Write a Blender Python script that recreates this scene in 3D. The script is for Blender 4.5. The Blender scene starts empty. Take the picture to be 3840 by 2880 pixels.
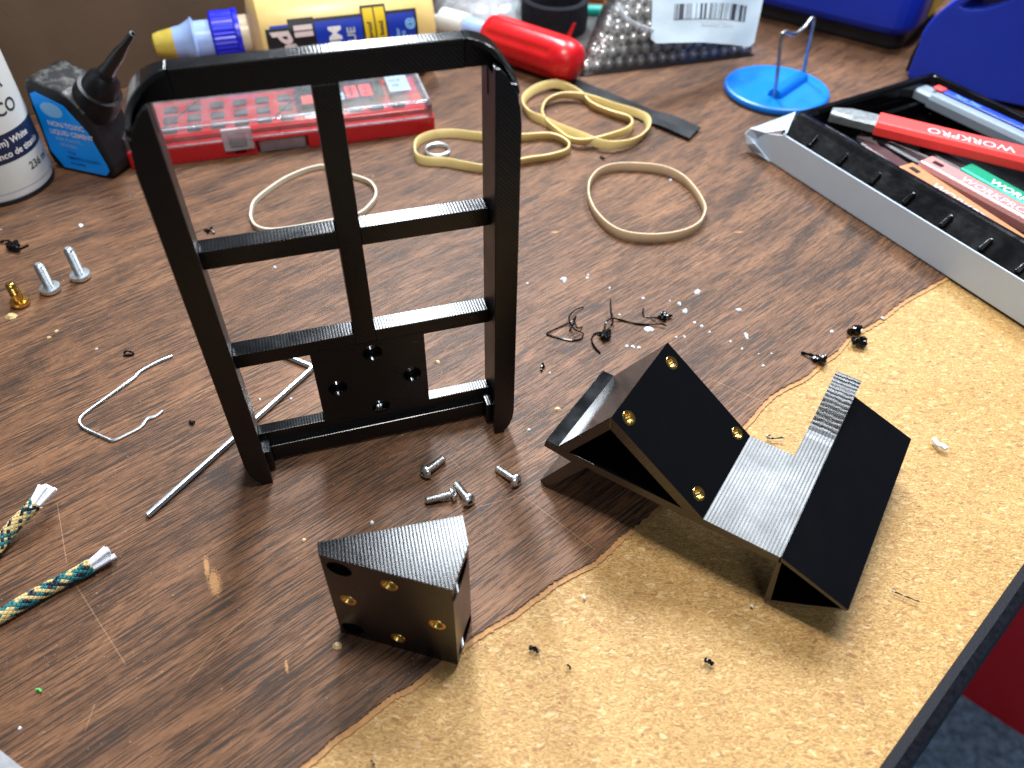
import bpy, bmesh, math, random
from mathutils import Vector, Matrix, noise as mnoise

# ------------------------------------------------------------------ camera
scene = bpy.context.scene
COL = scene.collection
W, H = 3840.0, 2880.0
FPX = 2890.0
CAM_H = 0.262
_dn = Vector((-70, 2840, 2890)).normalized()          # world "down" in camera axes (x right, y down, z forward)
_up = -_dn
_fw = Vector((0, 0, 1))
_yy = (_fw - _up * _up.dot(_fw)).normalized()
_xx = _yy.cross(_up)
ROT = Matrix((_xx, _yy, _up))                         # camera axes -> world
CAM = Vector((0, 0, CAM_H))
cam_d = bpy.data.cameras.new('camera')
cam = bpy.data.objects.new('camera', cam_d); COL.objects.link(cam)
right, down, fwd = ROT @ Vector((1, 0, 0)), ROT @ Vector((0, 1, 0)), ROT @ Vector((0, 0, 1))
m = Matrix((right, -down, -fwd)).transposed().to_4x4(); m.translation = CAM
cam.matrix_world = m
cam_d.sensor_width = 36; cam_d.lens = FPX / W * 36
cam_d.clip_start = 0.01; cam_d.clip_end = 20
cam_d.dof.use_dof = True; cam_d.dof.focus_distance = 0.325; cam_d.dof.aperture_fstop = 10.0
scene.camera = cam

# ------------------------------------------------------------------ light
world = bpy.data.worlds.new('World'); scene.world = world; world.use_nodes = True
bg = world.node_tree.nodes['Background']; bg.inputs[0].default_value = (0.72, 0.84, 1.0, 1); bg.inputs[1].default_value = 0.10

def area(name, loc, target, sx, sy, power, color, shape='RECTANGLE'):
    l = bpy.data.lights.new(name, 'AREA'); l.shape = shape; l.size = sx; l.size_y = sy
    l.energy = power; l.color = color
    o = bpy.data.objects.new(name, l); COL.objects.link(o); o.location = loc
    o.rotation_euler = (Vector(target) - Vector(loc)).to_track_quat('-Z', 'Y').to_euler()
    return o
area('bench_lamp', (-0.03, 0.23, 0.68), (0.02, 0.20, 0), 0.12, 0.17, 5.0, (1.0, 0.96, 0.90))
def tube_or_fill_lamp(p0, p1, width, power):
    p0, p1 = Vector(p0), Vector(p1); d = p1 - p0
    l = bpy.data.lights.new('tube_or_fill_lamp', 'AREA'); l.shape = 'RECTANGLE'; l.size = d.length; l.size_y = width; l.energy = power; l.color = (0.86, 0.93, 1.0)
    o = bpy.data.objects.new('tube_or_fill_lamp', l); COL.objects.link(o); o.location = (p0 + p1) / 2; o.rotation_euler = (0, 0, math.atan2(d.y, d.x))
tube_or_fill_lamp((-.07, .82, 1.12), (-.56, 2.75, 1.12), .15, 84.0)
tube_or_fill_lamp((-.02, .80, 1.12), (-.08, 1.02, 1.12), .16, 8.0)  # extra panel added to strengthen the sheen on the wedge top
tube_or_fill_lamp((.60, .78, 1.12), (.50, 1.28, 1.12), .30, 29.0)
area('room_fill', (0.45, -1.3, 1.25), (0.0, 0.3, 0), 0.9, 0.6, 9.0, (0.86, 0.93, 1.0))  # fill added behind the camera to brighten faces turned towards it

vs = scene.view_settings
vs.view_transform = 'Standard'; vs.look = 'None'; vs.exposure = -0.10; vs.gamma = 1.0; vs.use_curve_mapping = False
scene.render.engine = 'CYCLES'
try:
    scene.cycles.max_bounces = 8; scene.cycles.transparent_max_bounces = 24
except Exception: pass

# ------------------------------------------------------------------ pixel helpers (photograph px -> place)
def ray(x, y):
    return ROT @ Vector(((x - W / 2) / FPX, (y - H / 2) / FPX, 1.0))
def P(x, y, z=0.0):
    d = ray(x, y); return CAM + d * ((z - CAM_H) / d.z)
def PV(x, y, p, n):
    d = ray(x, y); return CAM + d * ((Vector(p) - CAM).dot(n) / d.dot(n))
def crop(ox, oy, s):
    return lambda x, y: (ox + x / s, oy + y / s)
MM = 0.001
rnd = random.Random(7)

# ------------------------------------------------------------------ mesh helpers
WLOC = {}
def empty(name, loc, label=None, cat=None, group=None):
    o = bpy.data.objects.new(name, None); COL.objects.link(o); o.location = loc
    o.empty_display_size = 0.01
    WLOC[o] = Vector(loc); tag(o, label, cat, group); return o
def tag(o, label=None, cat=None, group=None, kind=None):
    if label: o['label'] = label
    if cat: o['category'] = cat
    if group: o['group'] = group
    if kind: o['kind'] = kind
    return o
def mk(name, verts, faces, mat, parent=None, smooth=False, loc=None, bevel=0, bseg=2, sub=0):
    """verts in world metres"""
    verts = [Vector(v) for v in verts]
    if parent is not None: base = WLOC[parent]
    elif loc is not None: base = Vector(loc)
    else:
        n = max(1, len(verts))
        base = Vector((sum(v.x for v in verts) / n, sum(v.y for v in verts) / n, min(v.z for v in verts)))
    me = bpy.data.meshes.new(name)
    me.from_pydata([v - base for v in verts], [], faces); me.update()
    bm = bmesh.new(); bm.from_mesh(me); bmesh.ops.recalc_face_normals(bm, faces=bm.faces); bm.to_mesh(me); bm.free()
    for mm_ in (mat if isinstance(mat, (list, tuple)) else [mat]): me.materials.append(mm_)
    o = bpy.data.objects.new(name, me); COL.objects.link(o)
    if parent is not None: o.parent = parent
    else: o.location = base
    WLOC[o] = base
    if smooth:
        for p in me.polygons: p.use_smooth = True
        me.set_sharp_from_angle(angle=math.radians(38))
    if bevel:
        b = o.modifiers.new('bevel', 'BEVEL'); b.width = bevel; b.segments = bseg; b.limit_method = 'ANGLE'; b.angle_limit = math.radians(35)
    if sub:
        s = o.modifiers.new('sub', 'SUBSURF'); s.levels = sub; s.render_levels = sub
    return o
def bake(o):
    """apply modifiers (booleans) into the mesh"""
    bpy.context.view_layer.update()
    dg = bpy.context.evaluated_depsgraph_get()
    me = bpy.data.meshes.new_from_object(o.evaluated_get(dg))
    old = o.data; o.modifiers.clear(); o.data = me; bpy.data.meshes.remove(old)
    return o
def cut(o, cutters):
    for c in cutters:
        b = o.modifiers.new('cut', 'BOOLEAN'); b.operation = 'DIFFERENCE'; b.object = c; b.solver = 'EXACT'
    bake(o)
    for c in cutters:
        me = c.data; bpy.data.objects.remove(c); bpy.data.meshes.remove(me)
def prism(pts, vec):
    n = len(pts); vec = Vector(vec)
    v = [Vector(p) for p in pts] + [Vector(p) + vec for p in pts]
    f = [tuple(range(n)), tuple(range(2 * n - 1, n - 1, -1))]
    f += [(i, (i + 1) % n, n + (i + 1) % n, n + i) for i in range(n)]
    return v, f
def boxv(o, ax, ay, az):
    o, ax, ay, az = Vector(o), Vector(ax), Vector(ay), Vector(az)
    return prism([o, o + ax, o + ax + ay, o + ay], az)
def joinm(*ms):
    V, F = [], []
    for v, f in ms:
        k = len(V); V += list(v); F += [tuple(i + k for i in q) for q in f]
    return V, F
def basis(axis):
    a = Vector(axis).normalized()
    t = Vector((0, 0, 1)) if abs(a.z) < 0.9 else Vector((1, 0, 0))
    u = t.cross(a).normalized(); return u, a.cross(u), a
def lathe(prof, origin, axis, seg=32, u=None, sx=1, sy=1, rfun=None, closed=False):
    uu, vv, a = basis(axis)
    if u is not None:
        uu = Vector(u).normalized(); vv = a.cross(uu)
    o = Vector(origin); V, F = [], []
    for (r, z) in prof:
        for k in range(seg):
            t = 2 * math.pi * k / seg
            rr = r * (rfun(t, z) if rfun else 1)
            V.append(o + a * z + uu * (rr * math.cos(t) * sx) + vv * (rr * math.sin(t) * sy))
    n = len(prof)
    for i in range(n - 1 if not closed else n):
        j = (i + 1) % n
        for k in range(seg):
            q = (k + 1) % seg
            F.append((i * seg + k, i * seg + q, j * seg + q, j * seg + k))
    if not closed:
        if prof[0][0] > 1e-9: F.append(tuple(range(seg - 1, -1, -1)))
        if prof[-1][0] > 1e-9: F.append(tuple((n - 1) * seg + k for k in range(seg)))
    return V, F
def cyl(p0, p1, r, seg=24):
    p0, p1 = Vector(p0), Vector(p1)
    return lathe([(r, 0), (r, (p1 - p0).length)], p0, p1 - p0, seg)
def tube(path, r, seg=8, closed=False, rfun=None):
    pts = [Vector(p) for p in path]; n = len(pts); V, F = [], []
    up = None
    for i in range(n):
        a = pts[(i + 1) % n] if (closed or i < n - 1) else pts[i]
        b = pts[(i - 1) % n] if (closed or i > 0) else pts[i]
        t = (a - b).normalized()
        if up is None: up = basis(t)[0]
        up = (up - t * up.dot(t)).normalized(); w = t.cross(up)
        rr = rfun(i / (n - 1)) * r if rfun else r
        for k in range(seg):
            q = 2 * math.pi * k / seg
            V.append(pts[i] + up * (rr * math.cos(q)) + w * (rr * math.sin(q)))
    for i in range(n if closed else n - 1):
        j = (i + 1) % n
        for k in range(seg):
            q = (k + 1) % seg
            F.append((i * seg + k, i * seg + q, j * seg + q, j * seg + k))
    if not closed:
        F.append(tuple(range(seg - 1, -1, -1))); F.append(tuple((n - 1) * seg + k for k in range(seg)))
    return V, F
def spline(pts, per=8, closed=False):
    pts = [Vector(p) for p in pts]; n = len(pts); out = []
    for i in range(n if closed else n - 1):
        g = lambda k: pts[k % n] if closed else pts[max(0, min(n - 1, k))]
        p0, p1, p2, p3 = g(i - 1), g(i), g(i + 1), g(i + 2)
        for s in range(per):
            t = s / per
            out.append(0.5 * ((2 * p1) + (p2 - p0) * t + (2 * p0 - 5 * p1 + 4 * p2 - p3) * t * t + (3 * p1 - p0 - 3 * p2 + p3) * t ** 3))
    if not closed: out.append(pts[-1])
    return out
def band(path, h, th, tilt=None):
    """closed flat rubber band standing on its edge; rounded-rect section"""
    n = len(path); V, F = [], []
    sec = [(-.5, -.42), (-.3, -.5), (.3, -.5), (.5, -.42), (.5, .42), (.3, .5), (-.3, .5), (-.5, .42)]
    for i in range(n):
        t = (path[(i + 1) % n] - path[i - 1]); t.z = 0; t.normalize()
        side = Vector((t.y, -t.x, 0)); a = tilt(i / n) if tilt else 0
        u = side * math.cos(a) + Vector((0, 0, 1)) * math.sin(a)
        v = Vector((0, 0, 1)) * math.cos(a) - side * math.sin(a)
        for (x, y) in sec: V.append(path[i] + u * (x * th) + v * (y * h))
    k = len(sec)
    for i in range(n):
        j = (i + 1) % n
        for q in range(k):
            F.append((i * k + q, i * k + (q + 1) % k, j * k + (q + 1) % k, j * k + q))
    return V, F
def text(name, s, size, org, xd, yd, mat, parent, bold=0.0, off=0.00015, bend=None, align='LEFT', sx=1.0):
    """flat lettering as a thin mesh; bend(x,y)->world maps it onto a curved face"""
    cu = bpy.data.curves.new('lettering', 'FONT'); cu.body = s; cu.size = 1; cu.offset = bold; cu.align_x = align
    cu.resolution_u = 3
    t = bpy.data.objects.new('lettering', cu); COL.objects.link(t)
    bpy.context.view_layer.update()
    me = bpy.data.meshes.new_from_object(t.evaluated_get(bpy.context.evaluated_depsgraph_get()))
    bpy.data.objects.remove(t); bpy.data.curves.remove(cu)
    vs_ = [(v.co.x * size * sx, v.co.y * size) for v in me.vertices]; fs = [tuple(p.vertices) for p in me.polygons]
    bpy.data.meshes.remove(me)
    if bend: V = [bend(x, y) for x, y in vs_]
    else:
        xd, yd = Vector(xd).normalized(), Vector(yd).normalized(); n = xd.cross(yd)
        V = [Vector(org) + xd * x + yd * y + n * off for x, y in vs_]
    o = mk(name, V, fs, mat, parent)
    return o
def slot_by_normal(o, dirs):
    dirs = [Vector(d).normalized() for d in dirs]
    for p in o.data.polygons:
        p.material_index = max(range(len(dirs)), key=lambda k: abs(p.normal.dot(dirs[k])))

# ------------------------------------------------------------------ materials
def newmat(name):
    mt = bpy.data.materials.new(name); mt.use_nodes = True
    nt = mt.node_tree; return mt, nt, nt.nodes['Principled BSDF']
def N(nt, t, **kw):
    n = nt.nodes.new(t)
    for k, v in kw.items():
        if k.startswith('i_'):
            key = k[2:]; n.inputs[int(key) if key.isdigit() else key].default_value = v
        else: setattr(n, k, v)
    return n
def ramp(nt, stops, interp='LINEAR'):
    r = nt.nodes.new('ShaderNodeValToRGB'); r.color_ramp.interpolation = interp
    e = r.color_ramp.elements
    while len(e) < len(stops): e.new(0.5)
    for k, (p, c) in enumerate(stops):
        e[k].position = p; e[k].color = (*c, 1) if len(c) == 3 else c
    return r
def math_(nt, op, a, b=None, clamp=False):
    n = nt.nodes.new('ShaderNodeMath'); n.operation = op; n.use_clamp = clamp
    for k, x in enumerate((a, b)):
        if x is None: continue
        if isinstance(x, (int, float)): n.inputs[k].default_value = x
        else: nt.links.new(x, n.inputs[k])
    return n.outputs[0]
def mixc(nt, fac, a, b, blend='MIX'):
    n = nt.nodes.new('ShaderNodeMix'); n.data_type = 'RGBA'; n.blend_type = blend
    for inp, x in ((n.inputs[0], fac), (n.inputs[6], a), (n.inputs[7], b)):
        if isinstance(x, (int, float)): inp.default_value = x
        elif isinstance(x, tuple): inp.default_value = (*x, 1)
        else: nt.links.new(x, inp)
    return n.outputs[2]
def coords(nt, rot=(0, 0, 0), scale=(1, 1, 1), loc=(0, 0, 0)):
    tc = N(nt, 'ShaderNodeTexCoord'); mp = N(nt, 'ShaderNodeMapping')
    mp.inputs['Rotation'].default_value = rot; mp.inputs['Scale'].default_value = scale; mp.inputs['Location'].default_value = loc
    nt.links.new(tc.outputs['Object'], mp.inputs['Vector']); return mp.outputs[0]
def noise(nt, vec, scale, detail=4, rough=.55, dist=0.0):
    n = N(nt, 'ShaderNodeTexNoise'); n.inputs['Scale'].default_value = scale; n.inputs['Detail'].default_value = detail
    n.inputs['Roughness'].default_value = rough; n.inputs['Distortion'].default_value = dist
    nt.links.new(vec, n.inputs['Vector']); return n.outputs['Fac']
def bump(nt, bs, h, dist, strength=1.0):
    b = N(nt, 'ShaderNodeBump'); b.inputs['Strength'].default_value = strength; b.inputs['Distance'].default_value = dist
    nt.links.new(h, b.inputs['Height']); nt.links.new(b.outputs[0], bs.inputs['Normal']); return b
def plain(name, col, rough=.45, metal=0, var=.12, nscale=60, bmp=0, bscale=900, spec=.5, coat=0, trans=0, sss=0, alpha=1, ior=1.45):
    mt, nt, bs = newmat(name)
    v = coords(nt); f = noise(nt, v, nscale, 5, .6)
    lo = tuple(c * (1 - var) for c in col); hi = tuple(min(1, c * (1 + var)) for c in col)
    r = ramp(nt, [(.3, lo), (.7, hi)]); nt.links.new(f, r.inputs[0]); nt.links.new(r.outputs[0], bs.inputs['Base Color'])
    rr = math_(nt, 'MULTIPLY_ADD', f, .25); nt.nodes[-1].inputs[2].default_value = rough - .125
    nt.links.new(rr, bs.inputs['Roughness'])
    bs.inputs['Metallic'].default_value = metal; bs.inputs['Specular IOR Level'].default_value = spec
    bs.inputs['Coat Weight'].default_value = coat; bs.inputs['Transmission Weight'].default_value = trans; bs.inputs['IOR'].default_value = ior
    if sss:
        bs.inputs['Subsurface Weight'].default_value = sss; bs.inputs['Subsurface Radius'].default_value = (.004, .003, .002); bs.inputs['Subsurface Scale'].default_value = 1
    if bmp: bump(nt, bs, noise(nt, v, bscale, 3), bmp)
    return mt
def printed(name, d, period, depth, rough=.28, jitter=.35, fine=.00001, spec=.42):
    """black glossy printed plastic: extrusion lines crossing direction d"""
    mt, nt, bs = newmat(name)
    d = Vector(d).normalized()
    tc = N(nt, 'ShaderNodeTexCoord'); dot = N(nt, 'ShaderNodeVectorMath', operation='DOT_PRODUCT')
    dot.inputs[1].default_value = d; nt.links.new(tc.outputs['Object'], dot.inputs[0])
    j = noise(nt, tc.outputs['Object'], 260, 3)
    ph = math_(nt, 'MULTIPLY', dot.outputs['Value'], 2 * math.pi / period)
    ph = math_(nt, 'ADD', ph, math_(nt, 'MULTIPLY', j, jitter * 6))
    s = math_(nt, 'ABSOLUTE', math_(nt, 'SINE', math_(nt, 'MULTIPLY', ph, .5)))
    g = noise(nt, tc.outputs['Object'], 2600, 2)
    per_line = N(nt, 'ShaderNodeTexWhiteNoise', noise_dimensions='1D')
    nt.links.new(math_(nt, 'FLOOR', math_(nt, 'DIVIDE', dot.outputs['Value'], period)), per_line.inputs['W'])
    h = math_(nt, 'ADD', math_(nt, 'MULTIPLY', s, depth), math_(nt, 'MULTIPLY', g, fine))
    h = math_(nt, 'ADD', h, math_(nt, 'MULTIPLY', per_line.outputs['Value'], depth * .25))
    bump(nt, bs, h, 1.0)
    bs.inputs['Base Color'].default_value = (.0018, .0020, .0028, 1)
    rn = math_(nt, 'MULTIPLY_ADD', noise(nt, tc.outputs['Object'], 90, 4), .2); nt.nodes[-1].inputs[2].default_value = rough - .1
    nt.links.new(rn, bs.inputs['Roughness'])
    bs.inputs['Specular IOR Level'].default_value = spec
    return mt
def clearfilm(name, col=(.95, .97, 1), rough=.12, haze=.06, bmp=0.0, bscale=120):
    """thin clear plastic film: mostly see-through, with a glossy skin"""
    mt = bpy.data.materials.new(name); mt.use_nodes = True; nt = mt.node_tree; nt.nodes.clear()
    out = N(nt, 'ShaderNodeOutputMaterial'); tr = N(nt, 'ShaderNodeBsdfTransparent'); gl = N(nt, 'ShaderNodeBsdfGlossy'); df = N(nt, 'ShaderNodeBsdfDiffuse')
    tr.inputs[0].default_value = (*col, 1); gl.inputs['Roughness'].default_value = rough; df.inputs[0].default_value = (.8, .84, .9, 1)
    fr = N(nt, 'ShaderNodeFresnel'); fr.inputs[0].default_value = 1.5
    v = coords(nt)
    if bmp:
        b = N(nt, 'ShaderNodeBump'); b.inputs['Distance'].default_value = bmp; nt.links.new(noise(nt, v, bscale, 3, .5, .6), b.inputs['Height'])
        nt.links.new(b.outputs[0], gl.inputs['Normal']); nt.links.new(b.outputs[0], fr.inputs['Normal'])
    m1 = N(nt, 'ShaderNodeMixShader'); m2 = N(nt, 'ShaderNodeMixShader')
    hz = math_(nt, 'MULTIPLY', noise(nt, v, 80, 3), haze * 2); nt.links.new(hz, m1.inputs[0])
    nt.links.new(tr.outputs[0], m1.inputs[1]); nt.links.new(df.outputs[0], m1.inputs[2])
    nt.links.new(fr.outputs[0], m2.inputs[0]); nt.links.new(m1.outputs[0], m2.inputs[1]); nt.links.new(gl.outputs[0], m2.inputs[2])
    nt.links.new(m2.outputs[0], out.inputs[0]); return mt

GRAIN = math.radians(42.0)
def wood_material():
    mt, nt, bs = newmat('walnut_laminate')
    tc = N(nt, 'ShaderNodeTexCoord')
    rot = N(nt, 'ShaderNodeMapping'); rot.inputs['Rotation'].default_value = (0, 0, -GRAIN)
    nt.links.new(tc.outputs['Object'], rot.inputs['Vector']); v0 = rot.outputs[0]       # x along the grain, metres
    # gentle bending of the figure
    wv = N(nt, 'ShaderNodeVectorMath', operation='MULTIPLY'); wv.inputs[1].default_value = (5, 9, 1); nt.links.new(v0, wv.inputs[0])
    nz = N(nt, 'ShaderNodeTexNoise'); nz.inputs['Scale'].default_value = 1.0; nz.inputs['Detail'].default_value = 2; nt.links.new(wv.outputs[0], nz.inputs['Vector'])
    sub = N(nt, 'ShaderNodeVectorMath', operation='MULTIPLY_ADD'); sub.inputs[1].default_value = (0, .085, 0); sub.inputs[2].default_value = (0, -.042, 0)
    nt.links.new(nz.outputs['Color'], sub.inputs[0])
    vb = N(nt, 'ShaderNodeVectorMath', operation='ADD'); nt.links.new(v0, vb.inputs[0]); nt.links.new(sub.outputs[0], vb.inputs[1])
    def st(sx, sy, src=vb.outputs[0]):
        k = N(nt, 'ShaderNodeVectorMath', operation='MULTIPLY'); k.inputs[1].default_value = (sx, sy, 1); nt.links.new(src, k.inputs[0]); return k.outputs[0]
    wide = noise(nt, st(7, 55), 1, 3, .55)
    mid = noise(nt, st(24, 360), 1, 5, .65)
    fine = noise(nt, st(110, 1900), 1, 3, .65)
    mott = noise(nt, st(330, 520), 1, 3, .6)
    f = math_(nt, 'ADD', math_(nt, 'MULTIPLY', wide, .50), math_(nt, 'MULTIPLY', mid, .30))
    f = math_(nt, 'ADD', f, math_(nt, 'MULTIPLY', fine, .15)); f = math_(nt, 'ADD', f, math_(nt, 'MULTIPLY', mott, .17))
    fc = P(3130, 900)                                     # arched figure in the veneer
    mp = N(nt, 'ShaderNodeMapping', vector_type='TEXTURE'); mp.inputs['Location'].default_value = (fc.x, fc.y, 0); mp.inputs['Rotation'].default_value = (0, 0, GRAIN + .1); mp.inputs['Scale'].default_value = (.085, .024, 1)
    nt.links.new(tc.outputs['Object'], mp.inputs['Vector'])
    ln = N(nt, 'ShaderNodeVectorMath', operation='LENGTH'); nt.links.new(mp.outputs[0], ln.inputs[0])
    rr_ = math_(nt, 'ADD', ln.outputs['Value'], math_(nt, 'MULTIPLY', wide, 1.1))
    bandf = math_(nt, 'MULTIPLY', math_(nt, 'MAXIMUM', math_(nt, 'SINE', math_(nt, 'MULTIPLY', rr_, 6.5)), 0.0), math_(nt, 'SUBTRACT', 1.0, math_(nt, 'MULTIPLY', ln.outputs['Value'], .5), True))
    f = math_(nt, 'SUBTRACT', f, math_(nt, 'MULTIPLY', bandf, .13))
    r = ramp(nt, [(.38, (.040, .0195, .0125)), (.50, (.105, .049, .0245)), (.61, (.164, .077, .0375)), (.76, (.270, .134, .066))])
    nt.links.new(f, r.inputs[0]); col = r.outputs[0]
    # dark pores: short thin dashes along the grain, denser in some bands
    p1 = noise(nt, st(40, 1350, v0), 1, 2, .5); p2 = noise(nt, st(85, 2300, v0), 1, 2, .5)
    dens = noise(nt, st(14, 60), 1, 2, .5)
    thr = math_(nt, 'MULTIPLY_ADD', dens, -.22); nt.nodes[-1].inputs[2].default_value = .652
    m1 = math_(nt, 'MULTIPLY', math_(nt, 'SUBTRACT', p1, thr), 26, True)
    m2 = math_(nt, 'MULTIPLY', math_(nt, 'SUBTRACT', p2, math_(nt, 'ADD', thr, .015)), 24, True)
    pores = math_(nt, 'MAXIMUM', m1, math_(nt, 'MULTIPLY', m2, .8))
    col = mixc(nt, math_(nt, 'MULTIPLY', pores, .88), col, (.020, .013, .010))
    # pale dust and fine flecks of wear
    fl = noise(nt, st(700, 900, v0), 1, 1, .5); fl = math_(nt, 'MULTIPLY', math_(nt, 'SUBTRACT', fl, .72), 14, True)
    col = mixc(nt, math_(nt, 'MULTIPLY', fl, .35), col, (.45, .34, .26))
    # rubbed-through spots, each a ragged blot of its own
    spots = [((775, 2125), .0085, .0016, 112), ((805, 2185), .0095, .0034, 114), ((1075, 2500), .004, .0010, 110),
             ((2080, 870), .004, .0012, 10), ((2770, 870), .005, .001, 8), ((1640, 2530), .004, .0014, 20)]
    edge = noise(nt, st(1500, 1900, v0), 1, 4, .75)
    tot = None
    for (px, rx, ry, ang) in spots:
        if rx == 0: continue
        c = P(*px)
        mp = N(nt, 'ShaderNodeMapping', vector_type='TEXTURE'); mp.inputs['Location'].default_value = (c.x, c.y, 0)
        mp.inputs['Rotation'].default_value = (0, 0, math.radians(ang)); mp.inputs['Scale'].default_value = (rx, ry, 1)
        nt.links.new(tc.outputs['Object'], mp.inputs['Vector'])
        ln = N(nt, 'ShaderNodeVectorMath', operation='LENGTH'); nt.links.new(mp.outputs[0], ln.inputs[0])
        k = math_(nt, 'SUBTRACT', 1.9, ln.outputs['Value']); k = math_(nt, 'SUBTRACT', k, math_(nt, 'MULTIPLY', edge, 2.5))
        k = math_(nt, 'MULTIPLY', k, 5, True)
        tot = k if tot is None else math_(nt, 'MAXIMUM', tot, k)
    col = mixc(nt, math_(nt, 'MULTIPLY', tot, .9), col, (.40, .21, .085))
    # scratches: hairline strokes
    scr = [((3160 / 2.011 + 700, 1650 + 700 / 2.011), 0, 0)]
    lines = [((1965, 1882), (2100, 1790)), ((1800, 1900), (1968, 1850)), ((2672, 1425), (2862, 1505)), ((215, 1890), (250, 2110)), ((270, 2170), (470, 2490)), ((880, 2350), (700, 2560)), ((320, 2740), (355, 2640)), ((1690, 1720), (1725, 1755)), ((1962, 1860), (2230, 2060)), ((1900, 2380), (1700, 2600))]
    tot = None
    for (a, b) in lines:
        A, B = P(*a), P(*b); mid_ = (A + B) / 2; L = (B - A).length / 2; an = math.atan2(B.y - A.y, B.x - A.x)
        mp = N(nt, 'ShaderNodeMapping', vector_type='TEXTURE'); mp.inputs['Location'].default_value = (mid_.x, mid_.y, 0)
        mp.inputs['Rotation'].default_value = (0, 0, an); mp.inputs['Scale'].default_value = (L, .00022, 1)
        nt.links.new(tc.outputs['Object'], mp.inputs['Vector'])
        sx_ = N(nt, 'ShaderNodeSeparateXYZ'); nt.links.new(mp.outputs[0], sx_.inputs[0])
        k = math_(nt, 'MULTIPLY', math_(nt, 'LESS_THAN', math_(nt, 'ABSOLUTE', sx_.outputs[0]), 1.0), math_(nt, 'SUBTRACT', 1.0, math_(nt, 'ABSOLUTE', sx_.outputs[1]), True))
        tot = k if tot is None else math_(nt, 'MAXIMUM', tot, k)
    col = mixc(nt, math_(nt, 'MULTIPLY', math_(nt, 'MULTIPLY', tot, .75), math_(nt, 'ADD', mott, .1)), col, (.45, .27, .16))
    nt.links.new(col, bs.inputs['Base Color'])
    rg = math_(nt, 'MULTIPLY_ADD', mott, .2); nt.nodes[-1].inputs[2].default_value = .42
    nt.links.new(rg, bs.inputs['Roughness']); bs.inputs['Specular IOR Level'].default_value = .27
    hgt = math_(nt, 'SUBTRACT', math_(nt, 'MULTIPLY', noise(nt, v0, 1500, 3), .00006), math_(nt, 'MULTIPLY', pores, .00009))
    bump(nt, bs, hgt, 1.0, .9)
    return mt
def chipboard_material():
    mt, nt, bs = newmat('particle_board')
    tc = N(nt, 'ShaderNodeTexCoord'); src = tc.outputs['Object']
    def chips(scale, stretch, ang, seed):
        mp = N(nt, 'ShaderNodeMapping'); mp.inputs['Rotation'].default_value = (0, 0, math.radians(ang)); mp.inputs['Scale'].default_value = (1, stretch, 1); mp.inputs['Location'].default_value = (seed, seed * .7, 0)
        nz = N(nt, 'ShaderNodeTexNoise'); nz.inputs['Scale'].default_value = 160; nt.links.new(src, nz.inputs['Vector'])
        ad = N(nt, 'ShaderNodeVectorMath', operation='MULTIPLY_ADD'); ad.inputs[1].default_value = (.004, .004, 0); nt.links.new(nz.outputs['Color'], ad.inputs[0]); nt.links.new(src, ad.inputs[2])
        nt.links.new(ad.outputs[0], mp.inputs['Vector'])
        vo = N(nt, 'ShaderNodeTexVoronoi'); vo.inputs['Scale'].default_value = scale; nt.links.new(mp.outputs[0], vo.inputs['Vector'])
        sp = N(nt, 'ShaderNodeSeparateColor'); nt.links.new(vo.outputs['Color'], sp.inputs[0])
        return sp.outputs[0], sp.outputs[1], vo.outputs['Distance']
    a, a2, ad_ = chips(900, 2.8, 25, 0); b, b2, bd = chips(1150, 3.0, -48, 3); c, c2, cd = chips(430, 2.4, 80, 5)
    pick = math_(nt, 'GREATER_THAN', b2, .5)
    mixv = N(nt, 'ShaderNodeMix'); mixv.data_type = 'FLOAT'; nt.links.new(pick, mixv.inputs[0]); nt.links.new(a, mixv.inputs[2]); nt.links.new(b, mixv.inputs[3])
    big = noise(nt, src, 34, 3); fin = noise(nt, src, 1300, 4, .7)
    f = math_(nt, 'ADD', math_(nt, 'MULTIPLY', mixv.outputs[0], .42), math_(nt, 'MULTIPLY', fin, .42))
    f = math_(nt, 'ADD', f, math_(nt, 'MULTIPLY', big, .16))
    r = ramp(nt, [(.16, (.175, .085, .025)), (.36, (.305, .166, .050)), (.50, (.388, .228, .077)), (.66, (.468, .300, .117)), (.88, (.64, .47, .235))])
    nt.links.new(f, r.inputs[0]); col = r.outputs[0]
    dk = math_(nt, 'GREATER_THAN', c, .965); col = mixc(nt, math_(nt, 'MULTIPLY', dk, .55), col, (.24, .085, .03))
    dk2 = math_(nt, 'GREATER_THAN', a, .975); col = mixc(nt, math_(nt, 'MULTIPLY', dk2, .6), col, (.09, .05, .03))
    lt = math_(nt, 'GREATER_THAN', c2, .95); col = mixc(nt, math_(nt, 'MULTIPLY', lt, .22), col, (.85, .70, .42))
    # worn, stained patches (darker orange towards the board's rim)
    w = noise(nt, src, 22, 4, .6); w = math_(nt, 'MULTIPLY', math_(nt, 'SUBTRACT', w, .56), 5, True)
    col = mixc(nt, math_(nt, 'MULTIPLY', w, .30), col, (.40, .20, .035))
    nt.links.new(col, bs.inputs['Base Color']); bs.inputs['Roughness'].default_value = .55; bs.inputs['Specular IOR Level'].default_value = .3
    hh = math_(nt, 'ADD', math_(nt, 'MULTIPLY', mixv.outputs[0], .6), fin)
    bump(nt, bs, hh, .00012, .8)
    return mt

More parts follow.
